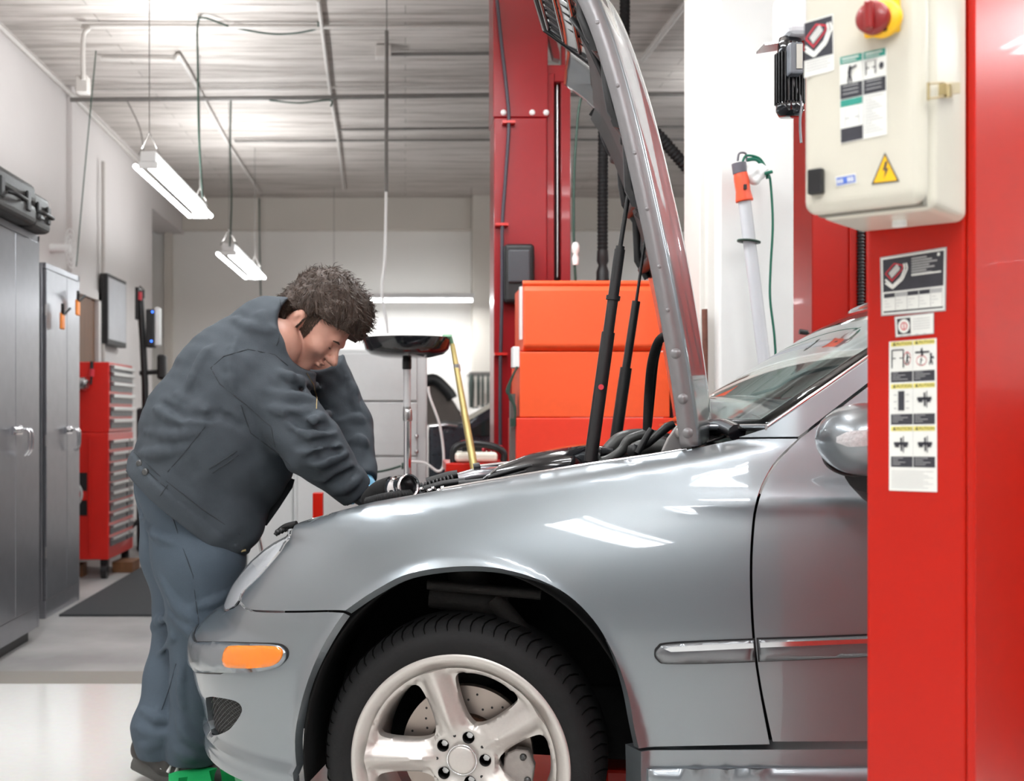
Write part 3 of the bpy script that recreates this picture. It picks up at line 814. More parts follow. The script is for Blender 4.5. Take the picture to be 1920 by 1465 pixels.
tm.tube(smooth_pts([W(1218, 800, 2.98), W(1224, 740, 2.98), W(1230, 680, 2.93), W(1238, 645, 2.85)], 8), .006, 8); tm.build('washer_hose', RUBBER, car)
# ---------------- engine bay contents
tm = M()
def blob_loft(m, secs, n=16):
    """secs: (centre, half height, half depth)"""
    vs = []
    for c, hh, hd in secs:
        for k in range(n):
            t = 2*PI*k/n; cs, sn = math.cos(t), math.sin(t)
            vs.append(Vector(c)+EY*(math.copysign(abs(cs)**.6, cs)*hd)+Vector((0, 0, math.copysign(abs(sn)**.7, sn)*hh)))
    N = len(secs); m.add(vs, [(i*n+k, i*n+(k+1) % n, (i+1)*n+(k+1) % n, (i+1)*n+k) for i in range(N-1) for k in range(n)]+[tuple(range(n))[::-1], tuple(range((N-1)*n, N*n))], True)
blob_loft(tm, [(W(905, 908, 2.95), .014, .05), (W(940, 893, 2.97), .030, .09), (W(1000, 880, 2.98), .042, .13), (W(1060, 872, 2.98), .048, .15), (W(1110, 866, 2.98), .048, .15), (W(1125, 866, 2.98), .034, .12)])
tm.build('air_box', SBLACK, car)
tm = M()
blob_loft(tm, [(W(930, 886, 3.2), .010, .04), (W(980, 868, 3.2), .018, .06), (W(1040, 857, 3.2), .024, .07), (W(1105, 850, 3.2), .024, .07), (W(1150, 852, 3.2), .02, .06)])
tm.build('intake_cover', SBLACK, car)
tm = M()
for j, off in enumerate((0, -9)):
    tm.tube(smooth_pts([W(915, 905+off, 2.86), W(980, 886+off, 2.86), (W(1050, 872+off, 2.86)), W(1105, 866+off, 2.86)], 8), .006, 8)
tm.build('air_box_rib', BLACK, car)
tm = M(); SILV = mat('engine_silver', (.42, .42, .45), .25, .6, 0, 60, .05, coat=.3)
blob_loft(tm, [(W(795, 922, 3.1), .012, .05), (W(840, 903, 3.15), .016, .13), (W(900, 888, 3.15), .018, .15), (W(955, 880, 3.15), .012, .12)])
tm.build('engine_cover', SILV, car)
tm = M(); tm.tube([W(795, 918, 2.95), W(830, 908, 2.95), W(872, 902, 2.95)], .009, 8); tm.tube([W(860, 908, 2.9), W(905, 903, 2.9)], .008, 8)
tm.tube([W(800, 905, 3.0), W(840, 893, 3.0), W(858, 890, 3.0)], .012, 8); 
for k in range(9): tm.lathe([(.009, -.003), (.014, 0), (.009, .003)], W(792+k*7, 914-k*1.8, 2.97), (1, .1, .2), 10)
tm.build('wiring_loom', BLACK, car)
tm = M()
for (x, y) in ((805, 921), (812, 917), (822, 921), (830, 916), (790, 918)): tm.lathe([(.0001, .006), (.006, .004), (.007, 0), (.004, -.005)], W(x, y, 2.85), (.3, 0, 1), 8)
tm.build('hose_fitting', CHROME, car)
# cowl area around strut tops
tm = M(); tm.tube(smooth_pts([W(1110, 868, 2.95), W(1140, 862, 2.95), W(1165, 845, 2.95), W(1180, 824, 2.95), W(1215, 812, 2.95)], 6), [.012]*25, 8)
tm.tube(smooth_pts([W(1138, 850, 3.3), W(1165, 824, 3.3), W(1210, 818, 3.3), W(1255, 828, 3.3)], 6), .022, 10)
blob_loft(tm, [(W(1168, 842, 3.15), .012, .05), (W(1200, 838, 3.15), .028, .1), (W(1240, 836, 3.15), .028, .1), (W(1262, 840, 3.1), .02, .08)])
tm.build('bulkhead_duct', mat('duct_grey', (.06, .06, .058), .4, 0, .1, 60, .2), car)
tm = M(); tm.tube([W(1183, 853, 2.8), W(1215, 832, 2.8), W(1252, 800, 2.8), (W(1264, 795, 2.8))], [.006, .009, .011, .008], 8)
tm.tube([W(1195, 850, 2.78), W(1215, 815, 2.78), W(1222, 805, 2.78)], .008, 8); tm.lathe([(.0001, .02), (.013, .015), (.015, 0), (.01, -.015)], W(1188, 848, 2.8), (0, 0, 1), 12)
tm.build('bonnet_release', BLACK, car)
# front crossmember + black catches above the headlamp
tm = M(); tm.obox(toW(-.46, .45, .70), EX*.06, EY*.85, (0, 0, .05)); tm.build('radiator_support', BLACK, car, bevel=.01)
tm = M()
tm.tube(smooth_pts([W(516, 1004, 3.05), W(524, 994, 3.05), W(536, 986, 3.02), W(556, 981, 3.0)], 6), .006, 8)
for k in range(6): tm.lathe([(.0001, .007), (.007, .005), (.009, 0), (.006, -.007)], W(521+k*6.5, 998-k*3, 3.03), (.4, .1, 1), 9)
tm.build('front_catch', BLACK, car)
# chrome tube standing in for the highlight along the near wing crest
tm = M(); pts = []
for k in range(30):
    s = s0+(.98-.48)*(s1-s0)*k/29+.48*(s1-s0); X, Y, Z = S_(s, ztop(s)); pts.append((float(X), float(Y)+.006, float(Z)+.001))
tm.tube(pts, .004, 8); tm.build('wing_edge_highlight', CHROME, fender)
# things lying in the bay
mt = thing('intercooler_hose', 'black rubber hose with a bright open metal collar beside the mechanic hands', 'hose', W(760, 915, 2.95))
tm = M(); P = smooth_pts([W(690, 948, 3.02), W(712, 925, 3.0), W(738, 915, 2.97)], 6); tm.tube(P, [.022, .026, .03]+[.031]*(len(P)-3), 14); tm.build('hose_body', RUBBER, mt)
tm = M(); ca = W(738, 916, 2.97); cb = W(768, 912, 2.90); ax = (cb-ca); Lx = ax.length
tm.lathe([(.028, 0), (.031, .004), (.031, Lx*.4), (.028, Lx*.45), (.0275, Lx*.8), (.0305, Lx*.85), (.0305, Lx), (.025, Lx), (.022, Lx*.9), (.021, Lx*.2)], ca, ax, 28); tm.build('metal_collar', CHROME, mt)
tm = M(); tm.lathe([(.0001, Lx*.3), (.021, Lx*.3)], ca, ax, 20); tm.build('hose_bore', BLACK, mt)
mt = thing('ribbed_hose', 'dark ribbed flexible hose lying on the wing edge under the mechanic hands', 'hose', W(720, 936, 2.9))
P, rs = hose([W(688, 945, 2.92), W(712, 938, 2.9), W(745, 932, 2.88), W(768, 930, 2.9)], .0145, .0012, .006); tm = M(); tm.tube(P, rs, 14); tm.build('hose_body', RUBBER, mt)
mt = thing('ratchet_handle', 'chrome ratchet handle lying across the engine bay', 'tool', W(940, 868, 3.05))
tm = M(); tm.tube([W(892, 876, 3.05), W(975, 866, 3.02)], [.006, .005], 10); tm.tube([W(975, 866, 3.02), W(987, 860, 3.01)], .009, 10); tm.build('shaft', CHROME, mt)
tm = M(); tm.tube([W(888, 877, 3.05), W(900, 875, 3.05)], .011, 10); tm.build('collar', BLACK, mt)
# under-car bits
mt = thing('lift_arm', 'red steel lift arm on the floor under the car behind the front wheel', 'car lift', W(1170, 1600, 3.0))
tm = M(); tm.obox((.50, 2.95, .06), (.9, -.1, 0), (.02, .12, 0), (0, 0, .13)); tm.build('steel_beam', REDN, mt, bevel=.01)  # single red beam for the lift arm below the car
mt = thing('floor_wedge', 'green plastic floor stand with slots under the front bumper', 'stand', (-.45, 2.95, 0))
GC = [(-.62, 2.98), (-.50, 3.05), (-.34, 3.02), (-.16, 2.9), (-.10, 2.76), (-.28, 2.66), (-.50, 2.70), (-.62, 2.82)]
tm = M()
outer = [(a, b) for a, b in [(316, 1452), (330, 1447), (372, 1440), (400, 1429), (412, 1432), (440, 1447), (470, 1462), (480, 1500), (316, 1500)]]
zt = .072
top = [ray_plane(x, y, (0, 0, zt), Vector((0, 0, 1))) for x, y in outer]
hole = [ray_plane(x, y, (0, 0, zt), Vector((0, 0, 1))) for x, y in [(335, 1459), (352, 1457), (350, 1470), (333, 1474)]]
V2, T2 = tri2d([(v.x, v.y) for v in top], [[(v.x, v.y) for v in hole], [(v.x, v.y) for v in [ray_plane(x, y, (0, 0, zt), Vector((0, 0, 1))) for x, y in [(392, 1446), (410, 1440), (440, 1458), (445, 1480), (400, 1480)]]]], .02)
nv = len(V2); vs = [(x, y, zt) for x, y in V2]+[(x, y, 0) for x, y in V2]; fs = []; cnt = {}
for t in T2:
    a, b, c = (int(q) for q in t)
    if (V2[b][0]-V2[a][0])*(V2[c][1]-V2[a][1])-(V2[b][1]-V2[a][1])*(V2[c][0]-V2[a][0]) < 0: b, c = c, b
    fs.append((a, b, c)); fs.append((a+nv, c+nv, b+nv))
    for e in ((a, b), (b, c), (c, a)): cnt[e] = 1
for (a, b) in list(cnt):
    if (b, a) not in cnt: fs.append((b, a, a+nv, b+nv))
tm.add(vs, fs, False); tm.build('moulded_body', GREEN, mt, bevel=.006)
# ------------------------------------------------------------------ PERSON
PY = 3.45
def A(px, py, d): return np.array(W(px, py, d)[:], dtype=np.float32)
SKIN = mat('skin', (.62, .33, .25), .5, 0, .05, 60, .06)
SKIN.node_tree.nodes['Principled BSDF'].inputs['Subsurface Weight'].default_value = .15
SKIN.node_tree.nodes['Principled BSDF'].inputs['Subsurface Radius'].default_value = (.02, .008, .005)
JACK = mat('jacket_twill', (.056, .067, .079), .80, 0, .10, 350, .10, spec=.25)
TROU = mat('trouser_twill', (.074, .098, .125), .82, 0, .10, 350, .10, spec=.25)
HAIR = mat('hair_brown', (.055, .034, .024), .5, 0, .4, 220, .5)
SHOE = mat('shoe_dark', (.05, .045, .042), .6, 0, .2, 60, .2)
GLOVE = mat('nitrile_blue', (.16, .40, .58), .45, 0, .1, 60, .1)
DGLOVE = mat('glove_dark', (.035, .04, .045), .6, 0, .2, 60, .2)
# head frame: FWD = where the face looks, UPH = crown, SD = his right (towards the camera)
a45 = math.radians(43); tw = math.radians(14)
HC = A(603, 592, 3.42)
FW = np.array([math.cos(a45)*math.cos(tw), -math.sin(tw)*.8, -math.sin(a45)]); FW /= np.linalg.norm(FW)
SDv = np.array([0, -1, 0])-FW*np.dot(np.array([0, -1, 0]), FW); SDv /= np.linalg.norm(SDv)
UPv = np.cross(SDv, FW); UPv = UPv*np.sign(UPv[2])
HR = np.stack([FW, UPv, SDv], 1).astype(np.float32)
def HP(f, u, s): return HC+HR@np.array([f, u, s], dtype=np.float32)
def head_sdf(P):
    I = HR
    d = ellip(P, HP(-.005, .0, 0), I, (.104, .108, .083))             # skull
    d = _smin(d, ellip(P, HP(.040, -.060, 0), I, (.062, .082, .064)), .03)   # face
    d = _smin(d, cone(P, HP(-.01, -.105, .0), HP(.062, -.143, 0), .052, .024), .03)  # jaw / chin
    d = _smin(d, cone(P, HP(.088, -.026, .030), HP(.092, -.024, -.030), .013, .013), .018)  # brow
    for s in (1, -1):
        d = -_smin(-d, ellip(P, HP(.101, -.046, s*.031), I, (.014, .011, .017)), .012)  # eye sockets
        d = _smin(d, ellip(P, HP(.083, -.047, s*.031), I, (.0125, .0105, .0135)), .004)  # eyeball + lid
        d = _smin(d, ellip(P, HP(.066, -.072, s*.044), I, (.026, .022, .022)), .02)    # cheek
        ear = ellip(P, HP(-.020, -.060, s*.088), I, (.021, .035, .013)); hol = ellip(P, HP(-.010, -.057, s*.103), I, (.011, .021, .010))
        d = _smin(d, np.maximum(ear, -hol), .006)
    d = _smin(d, cone(P, HP(.097, -.036, 0), HP(.124, -.074, 0), .009, .0125), .010)   # nose
    for s in (1, -1): d = _smin(d, cone(P, HP(.112, -.079, s*.010), HP(.106, -.077, s*.015), .008, .007), .006)
    d = _smin(d, ellip(P, HP(.101, -.099, 0), I, (.010, .0055, .022)), .006)   # lips
    d = _smin(d, ellip(P, HP(.098, -.110, 0), I, (.010, .006, .018)), .006)
    d = -_smin(-d, ellip(P, HP(.109, -.1045, 0), I, (.009, .0018, .022)), .003)
    d = _smin(d, cone(P, HP(-.045, -.06, 0), A(542, 640, PY), .062, .066), .03)     # neck
    return d
def finger(P, pts, r):
    d = None
    for i in range(len(pts)-1):
        c = cone(P, pts[i], pts[i+1], r[i], r[i+1]); d = c if d is None else _smin(d, c, .003)
    return d
def hand_sdf(P, w, dr, side, out, grow=0.):
    """w wrist, dr pointing direction, side towards the thumb, out = back of the hand"""
    dr = dr/np.linalg.norm(dr); side = side-dr*np.dot(side, dr); side /= np.linalg.norm(side); up = np.cross(dr, side); up *= np.sign(np.dot(up, out))
    R = np.stack([dr, side, up], 1).astype(np.float32)
    c = lambda a, b, h: (w+R@np.array([a, b, h], dtype=np.float32))
    d = ellip(P, c(.052, 0, 0), R, (.054, .041, .017)); d = _smin(d, cone(P, w, c(.03, 0, 0), .028, .026), .02)
    for k, (b, L) in enumerate(((.030, .070), (.010, .078), (-.011, .073), (-.030, .058))):
        a0 = .092-abs(b-.01)*.25; sp = b*1.15
        f = finger(P, [c(a0-.01, b, 0), c(a0+L*.42, sp, -.006), c(a0+L*.72, sp, -.026), c(a0+L*.84, sp*.98, -.046)], [.0098, .0088, .0080, .0068]); d = _smin(d, f, .006)
    f = finger(P, [c(.025, .030, -.006), c(.058, .058, -.016), c(.084, .062, -.028), (c(.102, .055, -.036))], [.0125, .0105, .0095, .008]); d = _smin(d, f, .010)
    return d-grow
# joints
Sn, En, Wn = A(478, 706, 3.27), A(588, 838, 3.20), A(668, 922, 3.25)
Sf, Ef, Wf = A(600, 690, 3.66), A(655, 800, 3.62), A(680, 900, 3.50)
HNd = A(716, 948, 3.24)-Wn; HFd = A(705, 945, 3.40)-Wf
hn_s = np.array([.3, .9, .2]); hf_s = np.array([-.2, -.9, -.1])
def trunk(P, g):
    d = None
    for sgn in (-1, 1):
        y = PY+sgn*.105
        T0, T1, T2, T3 = A(345, 905, y), A(398, 812, y), A(452, 724, y), A(512, 648, y)
        c = cone(P, T0, T1, .155-g, .192-g); c = _smin(c, cone(P, T1, T2, .192-g, .186-g), .03); c = _smin(c, cone(P, T2, T3, .186-g, .143-g*1.25), .03)
        d = c if d is None else _smin(d, c, .06)
    return d
def body_sdf(P):
    d = trunk(P, .050)
    d = _smin(d, cone(P, A(525, 665, PY), A(548, 632, PY), .09, .064), .03)
    for (S, E, Wr) in ((Sn, En, Wn), (Sf, Ef, Wf)):
        d = _smin(d, cone(P, S, E, .062, .046), .03); d = _smin(d, cone(P, E, Wr, .046, .029), .012)
    d = _smin(d, hand_sdf(P, Wn, HNd, hn_s, np.array([0, 0, 1.])), .008); d = _smin(d, hand_sdf(P, Wf, HFd, hf_s, np.array([0, 0, 1.])), .008)
    for pts in LEGS:
        for i in range(len(pts)-1):
            (a, ra), (b, rb) = pts[i], pts[i+1]; d = _smin(d, cone(P, a, b, max(.04, ra-.045), max(.035, rb-.045)), .02)
    return _smin(d, head_sdf(P), .012)
LEGS = [
    [(A(345, 925, 3.37), .118), (A(372, 1045, 3.36), .128), (A(375, 1155, 3.36), .089), (A(370, 1290, 3.385), .073), (A(363, 1395, 3.40), .078), (A(363, 1432, 3.40), .070)],
    [(A(330, 925, 3.52), .118), (A(345, 1040, 3.53), .122), (A(352, 1150, 3.54), .098), (A(328, 1270, 3.50), .084), (A(304, 1370, 3.46), .086), (A(300, 1400, 3.45), .070)]]
hem_a, hem_b = A(243, 861, PY), A(452, 1046, PY); hv = hem_b-hem_a; hn = np.array([-hv[2], 0, hv[0]]); hn = hn/np.linalg.norm(hn); hn *= np.sign(hn[2])   # up side
folds = []
def jacket0(P):
    d = trunk(P, 0)
    for y in (PY-.09, PY+.09):
        d = _smin(d, cone(P, A(398, 812, y), A(430, 975, y), .185, .098), .05); d = _smin(d, cone(P, A(470, 740, y), A(474, 852, y), .15, .122), .05)
    d = _smin(d, cone(P, A(520, 668, PY-.09), A(520, 668, PY+.09), .10, .10), .05)
    for y in (PY-.06, PY+.06): d = _smin(d, cone(P, A(484, 880, y), A(457, 985, y), .095, .048), .03)
    for y in (PY-.10, PY+.10): d = _smin(d, cone(P, A(348, 905, y), A(398, 965, y), .155, .125), .04)
    arm = _smin(cone(P, Sn, En, .102, .083), cone(P, En, Wn, .083, .052), .025)
    d = _smin(d, arm, .020)
    arm = _smin(cone(P, Sf, Ef, .085, .070), cone(P, Ef, Wf, .070, .048), .02)
    d = _smin(d, arm, .03)
    return d
def torus_collar(P):
    c = A(540, 622, PY); ax = A(560, 600, PY)-A(530, 662, PY); ax = ax/np.linalg.norm(ax)
    ax = np.array([.60, 0, .80]); q = P-c; h = q@ax.astype(np.float32); rr = q-h[:, None]*ax.astype(np.float32); r = np.linalg.norm(rr*np.array([1, .95, 1], dtype=np.float32), axis=1)
    R = .088-.20*np.clip(h, -.05, .05)
    dd = np.maximum(np.abs(r-R)-.007, np.abs(h)-.028)
    return dd
def jacket_sdf(P):
    d = jacket0(P)
    for pts, r, k, sg in folds:
        m = np.ones(len(P), bool)
        for i in range(len(pts)-1):
            c = cone(P, pts[i], pts[i+1], r[i], r[i+1])
            if sg > 0: d = _smin(d, c, k)
            else: d = -_smin(-d, c, k)
    n = .0035*np.sin(P[:, 0]*38+np.sin(P[:, 2]*30)*1.5+P[:, 1]*9)*np.sin(P[:, 2]*34-P[:, 0]*22+P[:, 1]*12)
    n += .0012*np.sin(P[:, 0]*90+P[:, 2]*40)*np.sin(P[:, 2]*77+P[:, 1]*50)
    d = d+n
    d = _smin(d, torus_collar(P), .008)
    hp = (P-hem_a)@hn.astype(np.float32)
    d = d-.0055*((hp < .048)&(hp > -.1))*1.0
    cut = -hp
    # cuffs
    for (E, Wr) in ((En, Wn), (Ef, Wf)):
        ax = (Wr-E)/np.linalg.norm(Wr-E); cf = (P-Wr)@ax-.004
        near = np.linalg.norm(P-Wr, axis=1) < .16
        d = np.where(near, np.maximum(d, cf), d)
    d = np.maximum(d, cut)
    # opening for the head
    d = -_smin(-d, cone(P, A(594, 640, 3.20), A(594, 640, 3.66), .088, .088), .012)
    d = -_smin(-d, cone(P, A(573, 602, 3.10), A(573, 602, 3.46), .078, .078), .012)
    return np.maximum(d, -(cone(P, HP(-.035, -.05, 0), A(548, 640, PY), .072, .066)))
def addfold(px, r0=.010, k=.03, sg=1, f=None, dep=.0):
    pts = []
    for x, y in px:
        h = march(jacket0, x, y, 2.95, 3.9, .008)
        if h is not None: pts.append(np.array(h[:])+np.array([0, dep, 0]))
    if len(pts) < 2: return
    pts = [np.array(v[:]) for v in smooth_pts([Vector(p) for p in pts], 3)]
    n = len(pts); rs = [max(.002, r0*math.sin(PI*(i+.6)/(n+.2))) for i in range(n)]
    folds.append((pts, rs, k, sg))
# sleeve folds (crests and valleys) and pulls across the back
for px in ([(520, 700), (560, 712), (600, 728)], [(500, 735), (560, 745), (592, 752)], [(560, 800), (600, 785), (618, 775)], [(535, 790), (585, 815), (632, 812)],
           [(560, 848), (600, 842), (640, 838)], [(582, 872), (610, 862), (650, 850)], [(600, 900), (640, 885), (662, 872)], [(620, 925), (650, 910), (674, 898)], [(505, 765), (550, 775), (600, 765)],
           [(440, 640), (430, 690), (440, 740)], [(315, 690), (330, 740), (390, 772), (420, 775)], [(290, 765), (340, 790), (400, 792)], [(270, 810), (330, 815), (380, 808)], [(262, 850), (300, 850), (350, 840)],
           [(470, 560), (490, 590), (500, 620)], [(440, 600), (470, 615), (520, 620)], [(400, 650), (370, 690), (352, 730)], [(650, 700), (662, 740), (668, 775)], [(640, 790), (665, 785), (680, 790)], [(655, 830), (672, 826), (686, 835)]):
    addfold(px, .013, .015, 1, dep=.003)
for px in ([(512, 718), (560, 729), (600, 742)], [(548, 838), (590, 832), (634, 826)], [(575, 862), (605, 852), (645, 844)], [(300, 752), (345, 778), (410, 785)], [(400, 770), (450, 800), (520, 850)], [(610, 912), (640, 898), (668, 884)], [(545, 778), (580, 800), (622, 800)]):
    addfold(px, .009, .016, -1, dep=-.007)
person = sdf_obj('person', body_sdf, (-.95, 2.95, .02), (.15, 3.95, 1.62), .0042, SKIN, None, root_loc=(W(345, 777, PY).x, PY, 0))
tag(person, 'person in dark grey work jacket and grey trousers bending over the open engine bay', 'person')
jacket = sdf_obj('jacket', jacket_sdf, (-1.0, 2.9, .50), (.2, 4.0, 1.55), .0055, JACK, person, smooth_it=1)
def march_j(x, y): return march(jacket_sdf, x, y, 2.9, 4., .004)
def on_jacket(px, r, m, lift=.0):
    pts = []
    for i in range(len(px)-1):
        for k in range(6):
            t = k/6; x = px[i][0]*(1-t)+px[i+1][0]*t; y = px[i][1]*(1-t)+px[i+1][1]*t; h = march_j(x, y)
            if h: pts.append(h-Vector((0, lift, 0)))
    if len(pts) > 1: m.tube(pts, r, 5, False)
SEAM = mat('jacket_seam', (.030, .036, .042), .9, 0, 0, 50, .1)
tm = M()
on_jacket([(385, 800), (345, 850), (308, 892)], .0016, tm)                # side seam
on_jacket([(516, 838), (508, 800), (462, 760), (412, 720), (395, 690), (420, 668), (465, 655), (515, 665), (545, 690)], .0016, tm)   # armhole
on_jacket([(392, 880), (420, 862), (450, 842)], .0022, tm); on_jacket([(398, 888), (425, 870), (452, 850)], .0016, tm)  # pocket
on_jacket([(258, 866), (300, 905), (318, 920)], .0012, tm); on_jacket([(300, 930), (318, 905)], .0016, tm)
on_jacket([(525, 562), (530, 600), (522, 640), (518, 650)], .0015, tm)
on_jacket([(452, 760), (470, 812), (520, 850), (552, 880)], .0014, tm)
on_jacket([(252, 848), (300, 893), (380, 956), (464, 1012)], .0016, tm)
tm.build('seam', SEAM, jacket)
ZIP = mat('zip_brass', (.35, .27, .14), .4, .8, .3, 300, .3)
tm = M(); on_jacket([(575, 700), (588, 722), (594, 745), (593, 772)], .0022, tm); tm.build('zip', ZIP, jacket)
for (x, y) in ((262, 869), (273, 885)):
    h = march_j(x, y)
    if h:
        tm = M(); tm.lathe([(.0001, .006), (.006, .006), (.009, .004), (.0105, -.004)], h+Vector((0, -.003, 0)), (-.25, -1, .1), 18); tm.build('button', DARKMET, jacket)
# front flap hanging open at the far side + zip pull
tm = M(); fl = [(535, 893), (552, 900), (548, 915), (522, 955), (500, 986), (484, 985), (510, 935)]
tm.prism([W(x, y, 3.40) for x, y in fl], (0, .012, 0)); tm.build('front_flap', mat('jacket_lining', (.012, .014, .017), .8, 0, .1, 50, .2), jacket)
tm = M(); tm.tube([W(452, 1034, 3.30), W(461, 1032, 3.30)], .004, 6); tm.build('zip_pull', ZIP, jacket)
# trousers
def trou0(P):
    d = None
    for pts in LEGS:
        l = None
        for i in range(len(pts)-1):
            (a, ra), (b, rb) = pts[i], pts[i+1]; c = cone(P, a, b, ra, rb); l = c if l is None else _smin(l, c, .03)
        d = l if d is None else _smin(d, l, .02)
    d = _smin(d, cone(P, A(340, 900, PY-.04), A(340, 900, PY+.04), .13, .13), .04)
    return d
tf = []
def trou_sdf(P):
    d = trou0(P)
    for pts, r, k, sg in tf:
        for i in range(len(pts)-1): d = _smin(d, cone(P, pts[i], pts[i+1], r[i], r[i+1]), k)
    d = d+.0028*np.sin(P[:, 2]*26+np.sin(P[:, 0]*22)*2+P[:, 1]*12)*np.sin(P[:, 0]*30+P[:, 2]*9)
    d = np.maximum(d, -(P[:, 2]-(.075)))
    d = np.maximum(d, (P-hem_a)@hn.astype(np.float32)-.09)
    # hollow hems
    for (a, r) in (LEGS[0][-1], LEGS[1][-1]):
        d = np.maximum(d, -(cone(P, a-np.array([0, 0, .10]), a+np.array([0, 0, .015]), r-.014, r-.018)))
    return d
def addt(px, r0=.009, dd=(3.0, 3.9)):
    pts = []
    for x, y in px:
        h = march(trou0, x, y, dd[0], dd[1], .008)
        if h is not None: pts.append(np.array(h[:])+np.array([0, .004, 0]))
    if len(pts) < 2: return
    pts = [np.array(v[:]) for v in smooth_pts([Vector(p) for p in pts], 3)]; n = len(pts)
    tf.append((pts, [max(.002, r0*math.sin(PI*(i+.6)/(n+.2))) for i in range(n)], .016, 1))
for px in ([(320, 1125), (350, 1150), (375, 1175)], [(318, 1150), (350, 1180), (368, 1195)], [(300, 1080), (330, 1130), (350, 1165)], [(440, 1100), (400, 1125), (365, 1140)], [(262, 1330), (290, 1345), (315, 1350)], [(258, 1365), (290, 1380), (318, 1375)], [(275, 1240), (300, 1225), (325, 1195)],
           [(285, 1180), (300, 1165), (318, 1158)], [(335, 1340), (350, 1380), (380, 1400)], [(330, 1405), (350, 1418), (372, 1422)], [(345, 1240), (338, 1290), (345, 1330)], [(262, 960), (290, 1000), (330, 1020)], [(258, 1400), (285, 1398), (310, 1385)]): addt(px, .011)
trs = sdf_obj('trousers', trou_sdf, (-1.0, 3.05, .04), (-.25, 3.85, 1.15), .0055, TROU, person, smooth_it=1)
tm = M()
def on_tr(px, r):
    pts = []
    for i in range(len(px)-1):
        for k in range(6):
            t = k/6; x = px[i][0]*(1-t)+px[i+1][0]*t; y = px[i][1]*(1-t)+px[i+1][1]*t; h = march(trou_sdf, x, y, 3.0, 3.9, .004)
            if h: pts.append(h)
    tm.tube(pts, r, 5, False)
on_tr([(322, 965), (340, 1020), (362, 1080), (366, 1120), (372, 1160), (374, 1190)], .0016); on_tr([(330, 1245), (318, 1290), (300, 1340)], .0014)
tm.build('seam', mat('trouser_seam', (.035, .045, .058), .9, 0, 0, 50, .1), trs)
# hair
def hair_sdf(P):
    I = HR; q = (P-HC)@HR
    d = ellip(P, HP(-.002, .018, 0), I, (.124, .122, .102))
    d = _smin(d, ellip(P, HP(.040, .040, -.01), I, (.085, .085, .085)), .03); d = _smin(d, ellip(P, HP(-.055, -.045, 0), I, (.066, .072, .078)), .03)
    n = .0045*np.sin(q[:, 0]*95+q[:, 2]*60+np.sin(q[:, 1]*70)*1.6)*np.sin(q[:, 1]*88-q[:, 2]*75+np.sin(q[:, 0]*60)*1.3)+.003*np.sin(q[:, 0]*190+q[:, 1]*120)*np.sin(q[:, 2]*170-q[:, 1]*90)
    d = d+n
    hl_ = -.010+.9*np.clip(.055-q[:, 0], 0, .2)*0
    # face window: everything in front of a line from forehead hairline to sideburn
    line = q[:, 1]-(.022-.0*q[:, 0]); fr = np.minimum(q[:, 0]-.020, -(line))          # in front of ear and below hairline
    fr = np.minimum(q[:, 0]-.006, .020-q[:, 1]-.5*np.clip(np.abs(q[:, 2])-.04, 0, 1))
    d = -_smin(-d, -fr, .0) if False else np.maximum(d, fr)
    earw = cone(P, HP(-.014, -.066, .06), HP(-.014, -.066, .14), .038, .042); earw2 = cone(P, HP(-.014, -.066, -.06), HP(-.014, -.066, -.14), .038, .042)
    d = np.maximum(d, -earw); d = np.maximum(d, -earw2)
    d = np.maximum(d, -(q[:, 1]+.112+.35*np.clip(q[:, 0]+.09, 0, .2)*0))
    sb = ellip(P, HP(.020, -.036, .0700), I, (.012, .034, .0065))
    return d
hair = sdf_obj('hair', hair_sdf, HC-.18, HC+.19, .0032, HAIR, person)
# loose locks
tm = M(); rr = np.random.default_rng(8)
cnt = 0
def grad(f, p, e=.002):
    Q = np.array([p+np.array(o)*e for o in ((1,0,0),(-1,0,0),(0,1,0),(0,-1,0),(0,0,1),(0,0,-1))], dtype=np.float32); v = f(Q)
    g = np.array([v[0]-v[1], v[2]-v[3], v[4]-v[5]]); return g/(np.linalg.norm(g)+1e-9)
me = hair.data; nvh = len(me.vertices); Lr = np.array(root_of(hair).location)
idx = rr.choice(nvh, 4200, replace=False)
co = np.array([me.vertices[int(i)].co[:] for i in idx])+Lr; no = np.array([me.vertices[int(i)].normal[:] for i in idx])
for p, n_ in zip(co, no):
    q = HR.T@(p-HC)
    if q[1] < -.075 or (q[0] > -.04 and q[1] < -.01) or (q[0] > .06 and q[1] < .028): continue
    flow = HR@np.array([.6+.3*math.sin(q[2]*60), -.3+.5*math.sin(q[0]*50+q[1]*30), .8*math.sin(q[0]*45+q[2]*40+rr.normal()*.4)]); flow -= n_*np.dot(flow, n_); flow /= np.linalg.norm(flow)+1e-9
    L = rr.uniform(.014, .032); top = q[1] > .06
    lift = rr.uniform(.15, .55)+(.5 if top and rr.random() < .25 else 0); side = np.cross(n_, flow)
    c = rr.uniform(-.5, .5)
    pts = [Vector(p-n_*.002), Vector(p+(flow+n_*lift)*L*.5+side*c*L*.15), Vector(p+(flow+n_*lift*.5)*L+side*c*L*.6)]
    if rr.random() < .9: tm.tube(pts, [.0011, .0009, .0002], 3, False)
